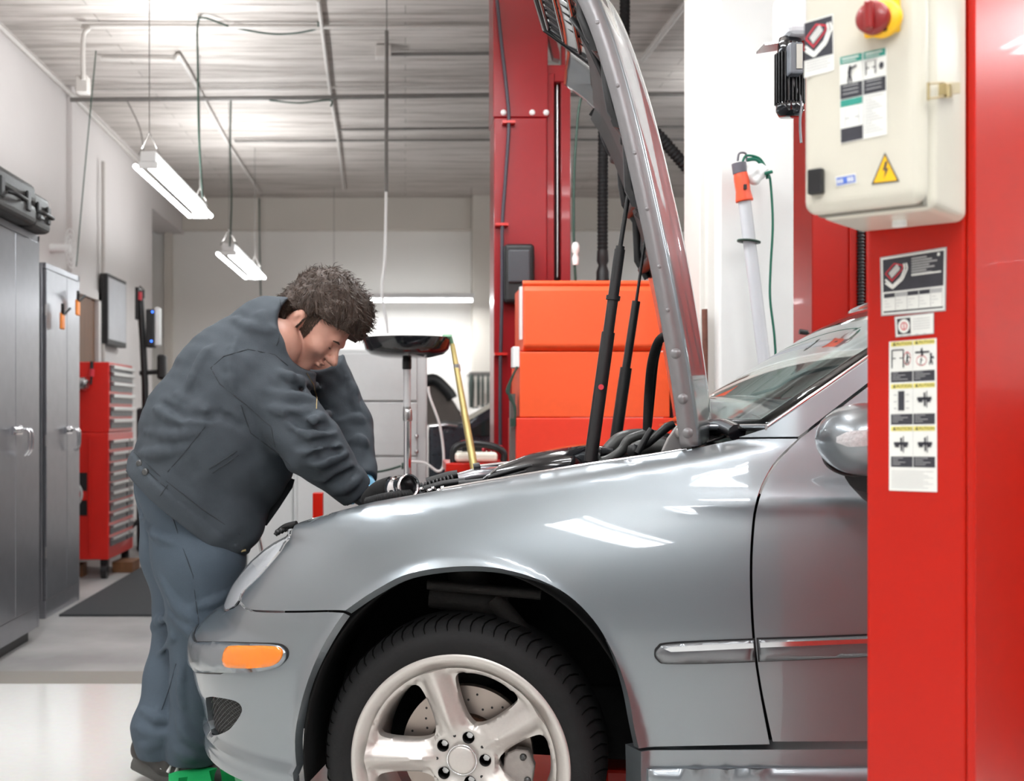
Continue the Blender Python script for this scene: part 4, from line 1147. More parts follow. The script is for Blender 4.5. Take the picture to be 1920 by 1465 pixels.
for k in range(1500):
    if k < 1250: q = (rr.uniform(-.004, .030), rr.uniform(-.080, .012)); L = .010
    else: q = (rr.uniform(.0, .085), rr.uniform(.010, .03)); L = .012
    if k < 1250 and abs(q[0]-.012) > .020-.15*max(0, -.045-q[1]): continue
    ss = np.arange(.11, .03, -.001); Q = np.array([HP(q[0], q[1], s) for s in ss], dtype=np.float32); v = head_sdf(Q); j = int(np.argmax(v < .001))
    if not (v < .001).any(): continue
    p = Q[j]; n_ = grad(head_sdf, p); dn = HR@np.array([.25+.2*rr.normal(), -1, 0]); dn -= n_*np.dot(dn, n_); dn /= np.linalg.norm(dn)
    tm.tube([Vector(p), Vector(p+(dn+n_*.12)*L*.6), Vector(p+dn*L)], [.0005, .0005, .0002], 3, False)
tm.build('hair_lock', mat('hair_lock_brown', (.062, .038, .026), .45, 0, 0, 60, .3), hair)['kind'] = 'stuff'
# brow, lashes
tm = M()
for s in (1, -1):
    tm.tube([Vector(HP(.093, -.030, s*.050)), Vector(HP(.103, -.024, s*.034)), Vector(HP(.104, -.026, s*.016))], [.0016, .0032, .0025], 6)
tm.build('eyebrow', HAIR, person)
tm = M()
for s in (1, -1):
    tm.tube([Vector(HP(.088, -.050, s*.046)), Vector(HP(.098, -.053, s*.033)), Vector(HP(.095, -.050, s*.019))], [.0008, .0014, .0008], 5)
tm.build('eyelashes', HAIR, person)
# gloves
sdf_obj('glove', lambda P: np.maximum(hand_sdf(P, Wf, HFd, hf_s, np.array([0, 0, 1.]), .0022), -((P-Wf)@(HFd/np.linalg.norm(HFd))+.012)), Wf-.16, Wf+.17, .003, GLOVE, person, .02)['label'] = 'blue rubber glove'
sdf_obj('glove', lambda P: np.maximum(hand_sdf(P, Wn, HNd, hn_s, np.array([0, 0, 1.]), .0025), -((P-Wn)@(HNd/np.linalg.norm(HNd))+.012)), Wn-.16, Wn+.17, .003, DGLOVE, person, .02)['label'] = 'dark work glove'
# shoes
def shoe(P, heel, toe, g=0):
    d = cone(P, heel, heel*.5+toe*.5+np.array([0, 0, .004]), .036, .040); d = _smin(d, cone(P, heel*.5+toe*.5, toe, .042, .028), .02)
    d = _smin(d, cone(P, heel+np.array([.01, 0, .02]), heel+np.array([.05, 0, .07]), .034, .040), .02)
    return d-g
h1, t1 = A(268, 1418, 3.46)+np.array([0, 0, .0]), A(325, 1448, 3.40); t1[2] = .034; h1[2] = .092
h2, t2 = A(362, 1440, 3.40), A(395, 1440, 3.36)+np.array([.12, 0, 0]); h2[2] = .042; t2[2] = .036
h2[0] = A(358, 1440, 3.40)[0]; t2[0] = h2[0]+.19
for k, (h, t) in enumerate(((h1, t1+np.array([.06, 0, 0])), (h2, t2))):
    sh = sdf_obj('shoe', lambda P: np.maximum(shoe(P, h, t), -(P[:, 2]-.004)), np.minimum(h, t)-.09, np.maximum(h, t)+.14, .0038, SHOE, person)
    tm = M(); ax = (t-h)/np.linalg.norm(t-h)
    for j in range(3):
        c = h+(t-h)*(.42+.13*j); tm.tube([Vector(c+np.array([0, -.044, -.012])), Vector(c+np.array([.014, -.034, .022])), Vector(c+np.array([.02, -.006, .044]))], .0055, 6)
    tm.build('shoe_stripe', WHITE, sh)
    tm = M(); d_ = Vector(ax*1.0); pts = [Vector(h)+Vector((-.02, 0, -.030))+Vector((0, 0, 0)), Vector(h*.5+t*.5)+Vector((0, 0, -.034)), Vector(t)+Vector((.0, 0, -.022))]
    tm.tube(pts, [.030, .034, .026], 10); tm.build('sole', mat('sole_rubber', (.10, .095, .09), .7, 0, .1, 60, .1), sh)
# ------------------------------------------------------------------ ROOM
ZC = 3.46; XL = -2.45; YB = 13.0; XR = 6.5; YF = -3.2
def struct(name, m, mats, **k):
    o = m.build(name, mats, None, **k); tag(o, kind='structure'); return o
# floor material: pale glossy resin near, bare concrete farther in
def floor_mat():
    m = bpy.data.materials.new('workshop_floor'); m.use_nodes = True; nt = m.node_tree; N = nt.nodes; L = nt.links; b = N['Principled BSDF']
    tc = N.new('ShaderNodeTexCoord'); sp = N.new('ShaderNodeSeparateXYZ'); L.new(tc.outputs['Object'], sp.inputs[0])
    nz = N.new('ShaderNodeTexNoise'); nz.inputs['Scale'].default_value = 1.6; nz.inputs['Detail'].default_value = 8; L.new(tc.outputs['Object'], nz.inputs['Vector'])
    nf = N.new('ShaderNodeTexNoise'); nf.inputs['Scale'].default_value = 40; nf.inputs['Detail'].default_value = 6; L.new(tc.outputs['Object'], nf.inputs['Vector'])
    r = N.new('ShaderNodeValToRGB'); r.color_ramp.elements[0].color = (.27, .26, .255, 1); r.color_ramp.elements[1].color = (.44, .43, .42, 1); r.color_ramp.elements[0].position = .35; r.color_ramp.elements[1].position = .65
    L.new(nz.outputs['Fac'], r.inputs[0])
    st = N.new('ShaderNodeMapRange'); st.inputs['From Min'].default_value = 4.70; st.inputs['From Max'].default_value = 4.712; L.new(sp.outputs['Y'], st.inputs['Value'])
    b2 = N.new('ShaderNodeMapRange'); b2.inputs['From Min'].default_value = 4.93; b2.inputs['From Max'].default_value = 4.95; L.new(sp.outputs['Y'], b2.inputs['Value'])
    m0 = N.new('ShaderNodeMix'); m0.data_type = 'RGBA'; m0.inputs['A'].default_value = (.27, .25, .22, 1); L.new(b2.outputs[0], m0.inputs['Factor']); L.new(r.outputs[0], m0.inputs['B'])
    m1 = N.new('ShaderNodeMix'); m1.data_type = 'RGBA'; m1.inputs['A'].default_value = (.74, .74, .71, 1); L.new(st.outputs[0], m1.inputs['Factor']); L.new(m0.outputs['Result'], m1.inputs['B'])
    m2 = N.new('ShaderNodeMix'); m2.data_type = 'RGBA'; m2.blend_type = 'MULTIPLY'; m2.inputs['Factor'].default_value = .12; L.new(m1.outputs['Result'], m2.inputs['A']); L.new(nf.outputs['Color'], m2.inputs['B'])
    L.new(m2.outputs['Result'], b.inputs['Base Color'])
    rr = N.new('ShaderNodeMapRange'); rr.inputs['To Min'].default_value = .16; rr.inputs['To Max'].default_value = .55; L.new(st.outputs[0], rr.inputs['Value']); L.new(rr.outputs[0], b.inputs['Roughness'])
    return m
m = M(); m.box((XL-.6, YF, -.1), (XR, YB+.3, 0)); struct('floor', m, floor_mat())
def ceil_mat():
    m = bpy.data.materials.new('boarded_ceiling'); m.use_nodes = True; nt = m.node_tree; N = nt.nodes; L = nt.links; b = N['Principled BSDF']
    tc = N.new('ShaderNodeTexCoord'); mp = N.new('ShaderNodeMapping'); mp.inputs['Scale'].default_value = (.55, 7, 1); L.new(tc.outputs['Object'], mp.inputs[0])
    nz = N.new('ShaderNodeTexNoise'); nz.inputs['Scale'].default_value = 2.2; nz.inputs['Detail'].default_value = 9; nz.inputs['Roughness'].default_value = .68; L.new(mp.outputs[0], nz.inputs['Vector'])
    br = N.new('ShaderNodeTexBrick'); br.inputs['Scale'].default_value = 1; br.inputs['Brick Width'].default_value = 3.7; br.inputs['Row Height'].default_value = .145; br.inputs['Mortar Size'].default_value = .005; br.inputs['Mortar Smooth'].default_value = .5
    br.inputs['Color1'].default_value = (.56, .515, .48, 1); br.inputs['Color2'].default_value = (.48, .44, .405, 1); br.inputs['Mortar'].default_value = (.33, .30, .27, 1)
    L.new(tc.outputs['Object'], br.inputs['Vector'])
    r = N.new('ShaderNodeValToRGB'); r.color_ramp.elements[0].position = .36; r.color_ramp.elements[0].color = (.52, .49, .46, 1); r.color_ramp.elements[1].position = .52; r.color_ramp.elements[1].color = (1, 1, 1, 1); L.new(nz.outputs['Fac'], r.inputs[0])
    mx = N.new('ShaderNodeMix'); mx.data_type = 'RGBA'; mx.blend_type = 'MULTIPLY'; mx.inputs['Factor'].default_value = .75; L.new(br.outputs['Color'], mx.inputs['A']); L.new(r.outputs[0], mx.inputs['B']); L.new(mx.outputs['Result'], b.inputs['Base Color'])
    bp = N.new('ShaderNodeBump'); bp.inputs['Strength'].default_value = .5; bp.inputs['Distance'].default_value = .02; L.new(r.outputs[0], bp.inputs['Height']); L.new(bp.outputs[0], b.inputs['Normal']); b.inputs['Roughness'].default_value = .7
    return m
m = M(); m.box((XL-.6, YF, ZC), (XR, YB+.3, ZC+.15)); struct('ceiling', m, ceil_mat())
WALL = mat('wall_plaster', (.60, .565, .55), .65, 0, .15, 3, .04); WALLB = mat('wall_back_paint', (.60, .56, .50), .6, 0, .1, 2, .04); WALLH = mat('wall_back_lower', (.78, .76, .72), .6, 0, .1, 2, .03)
m = M(); 
m.box((XL-.3, YF, 0), (XL, 8.0, ZC)); m.box((XL-.3, 8.0, 0), (XL, 8.75, ZC)) ; m.box((XL-.3, 8.75, 0), (XL, 11.35, ZC)); m.box((XL-.3, 11.35, 3.08), (XL, YB, ZC))
m.box((XL-.6, 11.35, 0), (XL-.35, YB, 3.08))
struct('wall_left', m, WALL)
m = M(); m.box((XL-.6, YB, 0), (XR, YB+.3, ZC)); struct('wall_back', m, WALLH)
m = M(); m.box((XL+.0, YB-.12, 3.11), (XR, YB, ZC)); struct('trim_1', m, WALLB)
m = M(); m.box((W(886, 0, 12.8).x, YB-.28, 0), (W(927, 0, 12.8).x, YB, ZC)); m.box((XL-.2, YB-.1, 0), (-2.57, YB, 3.11)); struct('trim_2', m, WALLB)
m = M(); m.box((XR, YF, 0), (XR+.3, YB, ZC)); struct('wall_right', m, WALL)
# front of the shop (behind the camera): unseen wall, bays left open so world light comes in as fill
m = M(); m.box((XL-.3, YF-.3, 2.9), (XR, YF, ZC)); 
for x in (XL-.3, 1.0, XR-1.6): m.box((x, YF-.3, 0), (x+1.4, YF, 2.9))
struct('wall_front', m, WALL)
m = M(); m.box((XL-.01, 8.50, 2.05), (XL+.035, 8.60, ZC)); struct('trim_3', m, WALL)
# wooden door in left wall
d = tag(M().box((XL-.02, 8.25, 0), (XL+.03, 9.14, 1.97)).build('door_1', WOOD), kind='structure')
m = M(); m.box((XL, 9.14, 0), (XL+.06, 9.22, 2.04)); m.box((XL, 8.17, 1.97), (XL+.06, 9.22, 2.04)); m.box((XL, 8.17, 0), (XL+.06, 8.25, 2.04)); struct('trim_4', m, WALL)
m = M(); m.box((XL, YF, 0), (XL+.02, 7.2, .12)); struct('baseboard_left', m, GREYP)
# white pillar
PILM = mat('pillar_white', (.78, .78, .765), .55, 0, .25, 6, .03)
m = M(); xa, xb = W(1349, 0, 4.35).x, W(1489, 0, 4.35).x
m.box((xa, 4.35, 0), (xb, 4.72, ZC))
pl = struct('trim_5', m, PILM, bevel=.008); m = M()
m.box((W(1312, 0, 4.45).x, 4.45, 0), (xa-.001, 4.70, ZC)); m.box((W(1326, 0, 4.42).x, 4.42, 0), (W(1345, 0, 4.42).x, 4.5, ZC)); struct('trim_6', m, mat('pillar_cream', (.70, .68, .64), .6, 0, .1, 8, .04), bevel=.004)

# ------------------------------------------------------------------ lamps
def fixture(name, label, c, L, alongY=True, tubes=3, power=60, group=None, w=.16, strong=1., cord=None):
    t = thing(name, label, 'ceiling light', c, group); c = Vector(c); z3 = c.z
    u = Vector((0, 1, 0)) if alongY else Vector((1, 0, 0)); v = Vector((1, 0, 0)) if alongY else Vector((0, 1, 0))
    m = M(); m.obox(c-u*L/2-v*w*.24+Vector((0, 0, .006)), u*L, v*w*.48, (0, 0, .055)); m.build('housing', WHITE, t, bevel=.003)
    for k in range(tubes):
        o = c+v*(k-(tubes-1)/2)*(w/max(1, tubes-.6)); m = M(); m.tube([o-u*(L/2-.02)-Vector((0, 0, .016)), o+u*(L/2-.02)-Vector((0, 0, .016))], .013, 10); m.build('tube', TUBE, t)
    for s in (-1, 1): m = M(); m.obox(c+u*s*(L/2-.012)-v*w*.30-u*.008-Vector((0, 0, .03)), u*.016, v*w*.6, (0, 0, .035)); m.build('lampholder', WHITE, t)
    if cord is not None:
        for s in (-1, 1):
            m = M(); q = c+u*s*L*.48; ap = q+Vector((0, 0, .17))
            m.tube([q-v*w*.32+Vector((0, 0, .05)), ap], .0025, 5); m.tube([q+v*w*.32+Vector((0, 0, .05)), ap], .0025, 5); m.tube([ap, Vector((ap.x, ap.y, ZC))], .0025, 5)
            m.build('chain', PIPED, t)
    if power:
        ld = bpy.data.lights.new(name+'_light', 'AREA'); ld.shape = 'RECTANGLE'; ld.size = L if not alongY else w*.5; ld.size_y = w*.5 if not alongY else L; ld.energy = power*(0 if (alongY and group is None) else 1); ld.color = (.96, .98, 1.0)
        lo = bpy.data.objects.new('lamp_glow', ld); COL.objects.link(lo); lo.parent = t; lo.location = (0, 0, -.04)
        ld = ld.copy(); ld.energy = power*UPF*(1.9 if alongY and group is None else (0 if group is None else 1)); lo = bpy.data.objects.new('lamp_glow', ld); COL.objects.link(lo); lo.parent = t; lo.location = (0, 0, .08); lo.rotation_euler = (PI, 0, 0)  # added upward area light that brightens the ceiling
    return t
UPF = .95
def mid(p, q): return (Vector(p)+Vector(q))/2
f1 = fixture('fluorescent_light', 'nearer hanging fluorescent light with bare tubes on thin chains by the left wall', mid(W(283, 297, 6.2), W(372, 408, 7.8)), 1.6, True, 3, 16, w=.17, cord=1)
f2 = fixture('fluorescent_light', 'smaller far hanging fluorescent light left of the mechanic head', mid(W(430, 468, 8.9), W(477, 521, 10.5)), 1.6, True, 3, 16, w=.20, cord=1)
f3 = fixture('fluorescent_light', 'long single tube light seen end to end behind the mechanic head', W(755, 561, 12.3), 1.5, False, 1, 34, w=.10, cord=1)
f4 = fixture('fluorescent_light', 'far tube light mostly hidden behind the raised bonnet', W(1262, 549, 12.3), .60, False, 1, 16, w=.08, cord=1)
G = 'unseen ceiling lights added outside the frame'
POW = 27  # unseen lamps: some inferred from wing reflections, others added as fill
for (x, y, z, ay, L) in ((.9, 1.35, 2.95, False, 2.4), (-1.2, 2.9, 2.95, True, 2.4), (1.1, .2, 2.95, False, 2.4), (3.5, 2.1, 2.95, False, 2.4), (.30, 4.0, 2.9, True, 1.5), (3.5, 4.6, 2.95, False, 2.4), (3.4, 8.2, 2.95, False, 2.4), (-.8, -1.4, 2.95, True, 2.4)):
    fixture('fluorescent_light', 'unseen fluorescent ceiling light added outside the frame', (x, y, z), L, ay, 3, POW, G, w=.26, cord=1)

# ------------------------------------------------------------------ pipes and cables
def dC(py, g=.03): return F*(ZC-g-H)/(CY-py)
def Wc(px, py, g=.03): return W(px, py, dC(py, g))
def line(name, label, cat, pts, r, m, group=None, sm=True, n=8):
    P = smooth_pts(pts, 8) if sm else pts
    mm = M(); mm.tube(P, r, n); o = mm.build(name, m, None); tag(o, label, cat, group); return o
z_ = .03
line('ceiling_conduit', 'dark conduit running across the whole ceiling', 'pipe', [W(132, 187, 8.3), W(500, 184, 8.3), W(930, 178, 8.3), W(1312, 176, 8.3)], .016, PIPED, sm=False)
line('ceiling_conduit', 'thin grey pipe right above the dark conduit', 'pipe', [Wc(175, 168), Wc(500, 166), Wc(930, 160)], .009, PIPEW, sm=False)
line('ceiling_conduit', 'painted pipe nearest the camera bending down at the left wall', 'pipe', [W(156, 150, 7.05), W(156, 75, 7.05), W(166, 54, 7.05), Wc(190, 49), Wc(560, 50), Wc(930, 52)], .015, PIPEW)
line('ceiling_conduit', 'painted pipe bending diagonally across the left of the ceiling', 'pipe', [Wc(190, 110), Wc(320, 112), Wc(345, 120), Wc(425, 265), Wc(488, 362)], .016, PIPEW)
line('ceiling_conduit', 'pipe running lengthways along the middle of the ceiling', 'pipe', [Wc(597, 0), Wc(620, 180), Wc(632, 250), Wc(645, 355)], .013, PIPEW, sm=False)
line('ceiling_conduit', 'thin dark pipe across the rear of the ceiling', 'pipe', [Wc(440, 265), Wc(930, 262), Wc(1310, 262)], .010, PIPED, sm=False)
line('ceiling_conduit', 'short pipe leading from the square ceiling box to the red post', 'pipe', [Wc(722, 102), Wc(930, 100)], .012, PIPED, sm=False)
line('ceiling_conduit', 'faint pipe across the ceiling between dark conduit and rear pipe', 'pipe', [Wc(635, 243), Wc(930, 240), Wc(1300, 238)], .011, PIPED, sm=False)
line('ceiling_conduit', 'right pipe slanting across the ceiling behind the bonnet', 'pipe', [Wc(1290, 0), Wc(1248, 55), Wc(1205, 112)], .020, PIPEW, sm=False)
line('wall_conduit', 'pipe running along the top of the left wall', 'pipe', [(XL+.05, 6.2, 3.38), (XL+.05, 8.5, 3.38), (XL+.05, 11.3, 3.34)], .018, PIPEW, sm=False)
line('wall_conduit', 'upright painted pipe down the left wall beside the doorway', 'pipe', [(XL+.04, 9.36, 3.1), (XL+.04, 9.36, 0)], .016, PIPEW, sm=False)
m = M(); c = Wc(719, 98, .045); m.box((c.x-.05, c.y-.04, c.z-.04), (c.x+.05, c.y+.04, c.z+.04)); tag(m.build('junction_box', PIPEW, bevel=.005), 'square grey junction box on the ceiling beside the hanging pole', 'electrical box')
m = M(); c = W(156, 160, 7.1); m.box((c.x-.035, c.y-.04, c.z-.05), (c.x+.035, c.y+.04, c.z+.05)); tag(m.build('junction_box', PIPEW, bevel=.005), 'junction box in the ceiling corner at the left wall', 'electrical box')
line('hanging_cable', 'dark cable looping along the ceiling and hanging to the nearer tube light', 'cable', [Wc(597, 42), Wc(588, 56), Wc(520, 64), Wc(440, 52), Wc(385, 34), Wc(371, 44), W(371, 120, 6.95), W(373, 250, 6.95), W(380, 372, 7.0)], .006, CABLE)
line('hanging_cable', 'dark cable hanging from the conduit to the smaller tube light', 'cable', [W(433, 187, 8.35), W(432, 280, 8.5), W(434, 380, 8.7), W(431, 462, 8.9)], .006, CABLE)
line('hanging_cable', 'short sagging cable under the dark conduit left of the lengthways pipe', 'cable', [W(505, 188, 8.25), W(560, 193, 8.25), W(618, 188, 8.25), W(620, 200, 8.25)], .006, CABLE)
line('hanging_cable', 'thin cable hanging slanted in front of the left wall', 'cable', [W(180, 95, 7.5), W(172, 180, 7.5), W(158, 330, 7.5), W(143, 500, 7.5)], .004, CABLE)
line('hanging_cable', 'short dark drop cable near the rear ceiling corner', 'cable', [W(486, 372, 12.4), W(487, 470, 12.4), (W(489, 555, 12.4))], .008, CABLE)
line('hanging_cable', 'faint drooping cable by the left wall behind the nearer tube light', 'cable', [W(238, 188, 8.5), W(262, 240, 8.2), (W(270, 290, 7.8))], .004, PIPED)
line('hanging_cable', 'green cable hanging beside the dark red lift post', 'cable', [W(1072, 130, 5.2), W(1100, 160, 5.2), W(1140, 162, 5.2), W(1110, 163, 5.2), (W(1088, 190, 5.2)), W(1079, 280, 5.2), W(1076, 360, 5.2), W(1076, 450, 5.2), W(1079, 528, 5.2)], .006, CABLE)
m = M(); p0 = W(1079, 455, 5.2); m.lathe([(.012, 0), (.016, .03), (.010, .05), (.017, .06), (.017, .085), (.011, .1)], p0-Vector((0, 0, .1)), (0, 0, 1), 14); tag(m.build('cable_coupling', WHITE), 'white and black plug coupling on the green cable beside the lift post', 'plug')
pole = thing('hanging_pole', 'thin rod with a white lower cable hanging from the ceiling above the black bowl', 'pole', W(724, 0, 6.7))
m = M(); m.tube([W(725, -20, 6.7), W(725, 58, 6.7)], .0035, 6); m.tube([W(725, 58, 6.7), W(724, 360, 6.7)], .011, 8); m.build('rod', PIPED, pole)
m = M(); m.tube(smooth_pts([W(724, 360, 6.7), W(722, 480, 6.7), W(716, 545, 6.7), W(724, 600, 6.7), W(727, 625, 6.7)], 6), .008, 8); m.build('white_cable', WHITE, pole)

# ------------------------------------------------------------------ left side furniture
def cabinet(label, y0, y1, xf, depth, zb_, zt_, hy, plinth):
    t = thing('steel_cabinet', label, 'cabinet', (xf-depth/2, (y0+y1)/2, 0))
    m = M(); m.box((xf-depth, y0, zb_), (xf-.022, y1, zt_)); m.build('carcass', CABSTEEL, t, bevel=.004)
    ym = hy
    for (a, b) in ((y0+.004, ym-.0025), (ym+.0025, y1-.03)):
        m = M(); m.box((xf-.020, a, zb_+.10), (xf, b, zt_-.035)); d = m.build('door', CABSTEEL, t, bevel=.003)
    m = M(); m.box((xf-.024, y0, zb_), (xf-.004, y1, zb_+.096)); m.box((xf-.024, y0, zt_-.032), (xf-.002, y1, zt_)); m.box((xf-.024, y1-.028, zb_), (xf-.002, y1, zt_)); m.build('frame', CABSTEEL, t, bevel=.002)
    zc = H-(805-CY)*ym/F
    m = M(); m.box((xf, ym-.06, zc-.025), (xf+.012, ym+.06, zc+.012)); m.lathe([(.018, 0), (.018, .015), (.012, .022), (.0001, .022)], (xf+.01, ym, zc), (1, 0, 0), 16)
    m.tube([(xf+.024, ym-.09, zc), (xf+.024, ym+.05, zc)], .007, 8); 
    for dy in (.03, .075): m.tube(smooth_pts([(xf+.022, ym+dy, zc), (xf+.05, ym+dy, zc-.01), (xf+.05, ym+dy, zc-.09), (xf+.03, ym+dy, zc-.12)], 5), .006, 8)
    m.build('handle', CHROME, t)
    m = M()
    for z in (zt_-.25, (zt_+zb_)/2, zb_+.35): m.tube([(xf-.004, y0+.003, z-.03), (xf-.004, y0+.003, z+.03)], .005, 8)
    m.build('hinge', STEEL, t)
    if plinth:
        m = M(); m.box((xf-depth+.05, y0+.04, 0), (xf-.04, y1-.05, zb_)); m.build('plinth', BLACK, t)
    return t
cabinet('nearest grey steel cabinet on the left edge carrying the black tool cases', 4.62, 5.65, -1.76, .55, .06, 1.94, 5.30, True)
cabinet('farther grey steel cabinet with two orange clips on its doors', 6.20, 6.84, -1.897, .45, .0, 1.885, 6.58, False)
def clip(label, px, py, y):
    t = thing('spring_clamp', label, 'clamp', (-1.897, y, H-(py-CY)*y/F)); z = H-(py-CY)*y/F; x = -1.897+.03
    m = M(); m.obox((x, y-.03, z+.03), (.015, 0, 0), (0, .06, 0), (0, .0, -.09)); o = m.build('jaw', mat('orange_plastic', (.9, .25, .02), .4, 0, 0, 30, .05), t, bevel=.006)
    m = M(); m.tube([(x+.01, y-.01, z+.02), (x+.03, y-.07, z+.06)], .007, 6); m.tube([(x+.01, y+.01, z+.02), (x+.03, y+.07, z+.06)], .007, 6); m.tube([(x+.01, y, z+.02), (x+.01, y, z+.08)], .009, 6); m.build('grip', BLACK, t)
clip('orange spring clamp on the left door of the farther cabinet', 101, 597, 6.36); clip('orange spring clamp on the right door of the farther cabinet', 132, 572, 6.66)
# cases on top
def case(label, y0, y1, x0, x1, z0c, h):
    t = thing('tool_case', label, 'tool case', ((x0+x1)/2, (y0+y1)/2, z0c))
    m = M(); m.box((x0, y0, z0c), (x1, y1, z0c+h*.5)); m.box((x0, y0, z0c+h*.5), (x1-.005, y1, z0c+h)); m.build('shell', mat('case_black', (.035, .034, .033), .45, 0, .1, 60, .1), t, bevel=.028, seg=3)
    for y in (y0+.22*(y1-y0), y1-.22*(y1-y0)): m = M(); m.box((x1-.004, y-.022, z0c+h*.25), (x1+.008, y+.022, z0c+h*.72)); m.build('latch', BLACK, t, bevel=.004)
    m = M(); ym = (y0+y1)/2; m.tube(smooth_pts([(x1, ym-.09, z0c+h*.45), (x1+.025, ym-.07, z0c+h*.42), (x1+.025, ym+.07, z0c+h*.42), (x1, ym+.09, z0c+h*.45)], 5), .009, 8); m.build('handle', BLACK, t)
    return t
case('black moulded tool case lying on the nearest grey cabinet', 4.75, 5.36, -2.25, -1.68, 1.942, .185)
case('smaller black tool case at the far corner of the nearest grey cabinet', 5.38, 5.64, -2.2, -1.70, 1.942, .17)
# wall fan
t = thing('wall_fan', 'round wire cage of a wall fan above the farther cabinet', 'fan', (XL+.1, 8.0, 1.9)); c = Vector((XL+.14, 8.1, H+(777-466)*8.1/F))
m = M()
for r in (.06, .10, .135): m.tube([c+Vector((0, r*math.cos(2*PI*k/28), r*1.0*math.sin(2*PI*k/28))) for k in range(29)], .003, 5)
for k in range(12): m.tube([c, c+Vector((0, .135*math.cos(PI*k/6), .135*math.sin(PI*k/6)))], .002, 4)
m.build('cage', WHITE, t); m = M(); m.tube([c, c-Vector((.14, 0, .0))], .03, 12); m.build('motor', WHITE, t)
# red tool cabinet + chest
cx0, cx1, cy0, cy1 = -2.43, -1.92, 7.67, 8.36
t = thing('roller_tool_cabinet', 'red roller tool cabinet on casters behind the grey steel cabinets', 'tool cabinet', ((cx0+cx1)/2, (cy0+cy1)/2, 0))
m = M(); m.box((cx0, cy0, .13), (cx1-.02, cy1, .96)); m.build('body', RED, t, bevel=.006)
for z in (.24, .32, .40, .47, .54, .60, .665, .73, .80, .88):
    for (ya, yb_) in ((cy0+.03, cy0+.46), (cy0+.49, cy1-.02)):
        m = M(); m.box((cx1-.03, ya, z-.026), (cx1-.012, yb_, z+.030)); dr = m.build('drawer', mat('drawer_dark', (.10, .10, .11), .35, .3, .1, 20, .3), t)
        m = M(); m.box((cx1-.012, ya, z+.012), (cx1+.008, yb_, z+.032)); m.build('drawer_pull', STEEL, dr, bevel=.003)
m = M(); m.box((cx0+.04, cy0-.012, .52), (cx1-.16, cy0, .58)); m.box((cx1-.15, cy0-.010, .16), (cx1-.14, cy0, .93)); m.build('panel_edge', RED, t)
m = M(); m.box((cx0+.02, cy0-.006, .42), (cx1-.16, cy0-.001, .70)); m.build('side_opening', BLACK, t)
m = M(); m.tube([Vector((-2.23+.12*math.cos(a), cy0-.02, .56+.10*math.sin(a))) for a in np.linspace(-2.6, 2.4, 24)], .010, 8); m.build('coiled_hose', GREYP, t)
for (x, y) in ((cx0+.06, cy0+.06), (cx1-.06, cy0+.06), (cx1-.06, cy1-.07), (cx0+.06, cy1-.07)):
    m = M(); m.tube([(x-.018, y, .052), (x+.018, y, .052)], .052, 18); m.box((x-.024, y-.02, .05), (x+.024, y+.02, .13)); m.build('caster', BLACK, t)
t = thing('tool_chest', 'red top tool chest standing on the roller tool cabinet', 'tool chest', ((cx0+cx1)/2, (cy0+cy1)/2, .962))
m = M(); m.box((cx0, cy0+.01, .962), (cx1-.02, cy1-.02, 1.425)); m.build('body', RED, t, bevel=.006)
for z in (1.02, 1.10, 1.185, 1.265, 1.33, 1.375):
    m = M(); m.box((cx1-.03, cy0+.04, z-.03), (cx1-.012, cy1-.05, z+.03)); dr = m.build('drawer', mat('drawer_dark', (.1, .1, .1)), t)
    m = M(); m.box((cx1-.012, cy0+.04, z+.006), (cx1+.008, cy1-.05, z+.03)); m.build('drawer_pull', STEEL, dr, bevel=.003)
t = thing('spray_can', 'steel cylinder fixed on the side of the red tool chest', 'canister', (-2.2, 7.6, 1.2)); m = M(); c = W(152, 720, 7.6); m.tube([c-Vector((.05, 0, 0)), c+Vector((.03, 0, 0))], .042, 20); m.tube([c+Vector((.03, 0, 0)), c+Vector((.045, 0, 0))], .03, 20); m.build('cylinder', STEEL, t)
t = thing('pliers', 'pliers with red grips hanging on the red tool chest', 'pliers', W(172, 700, 7.62)); m = M(); m.tube([W(172, 678, 7.63), W(172, 695, 7.63)], .012, 8); m.tube([W(172, 705, 7.63), W(170, 722, 7.63)], .008, 8); m.build('jaw', BLACK, t); m = M(); m.tube([W(173, 692, 7.62), W(172, 706, 7.62)], .016, 8); m.build('grip', LRED, t)
m = M(); m.box((cx0+.06, cy0+.12, 0), (cx1-.22, cy0+.22, .09)); tag(m.build('wood_block', WOOD, bevel=.004), 'wooden block lying under the red tool cabinet behind its front casters', 'wood block')
m = M(); m.box((-2.0, 8.0, 0), (-1.86, 8.22, .075)); tag(m.build('wood_block', WOOD, bevel=.004), 'wooden block between the casters at the drawer side of the red cabinet', 'wood block')
# wall panel
t = thing('wall_screen', 'pale flat panel with a dark edge hanging on the left wall', 'panel', (XL+.05, 9.8, 1.5))
ya, yb_ = 2200*2.37/(760-202), 2200*2.37/(760-237)
m = M(); m.box((XL+.02, ya, H+(777-645)*ya/F), (XL+.08, yb_, H+(777-512)*ya/F)); m.build('frame', BLACK, t, bevel=.006)
m = M(); m.box((XL+.078, ya+.02, H+(777-640)*ya/F+.02), (XL+.084, yb_-.03, H+(777-512)*ya/F-.03)); m.build('face', mat('pale_screen', (.50, .51, .54), .3, 0, 0, 5, .15, coat=.4), t)
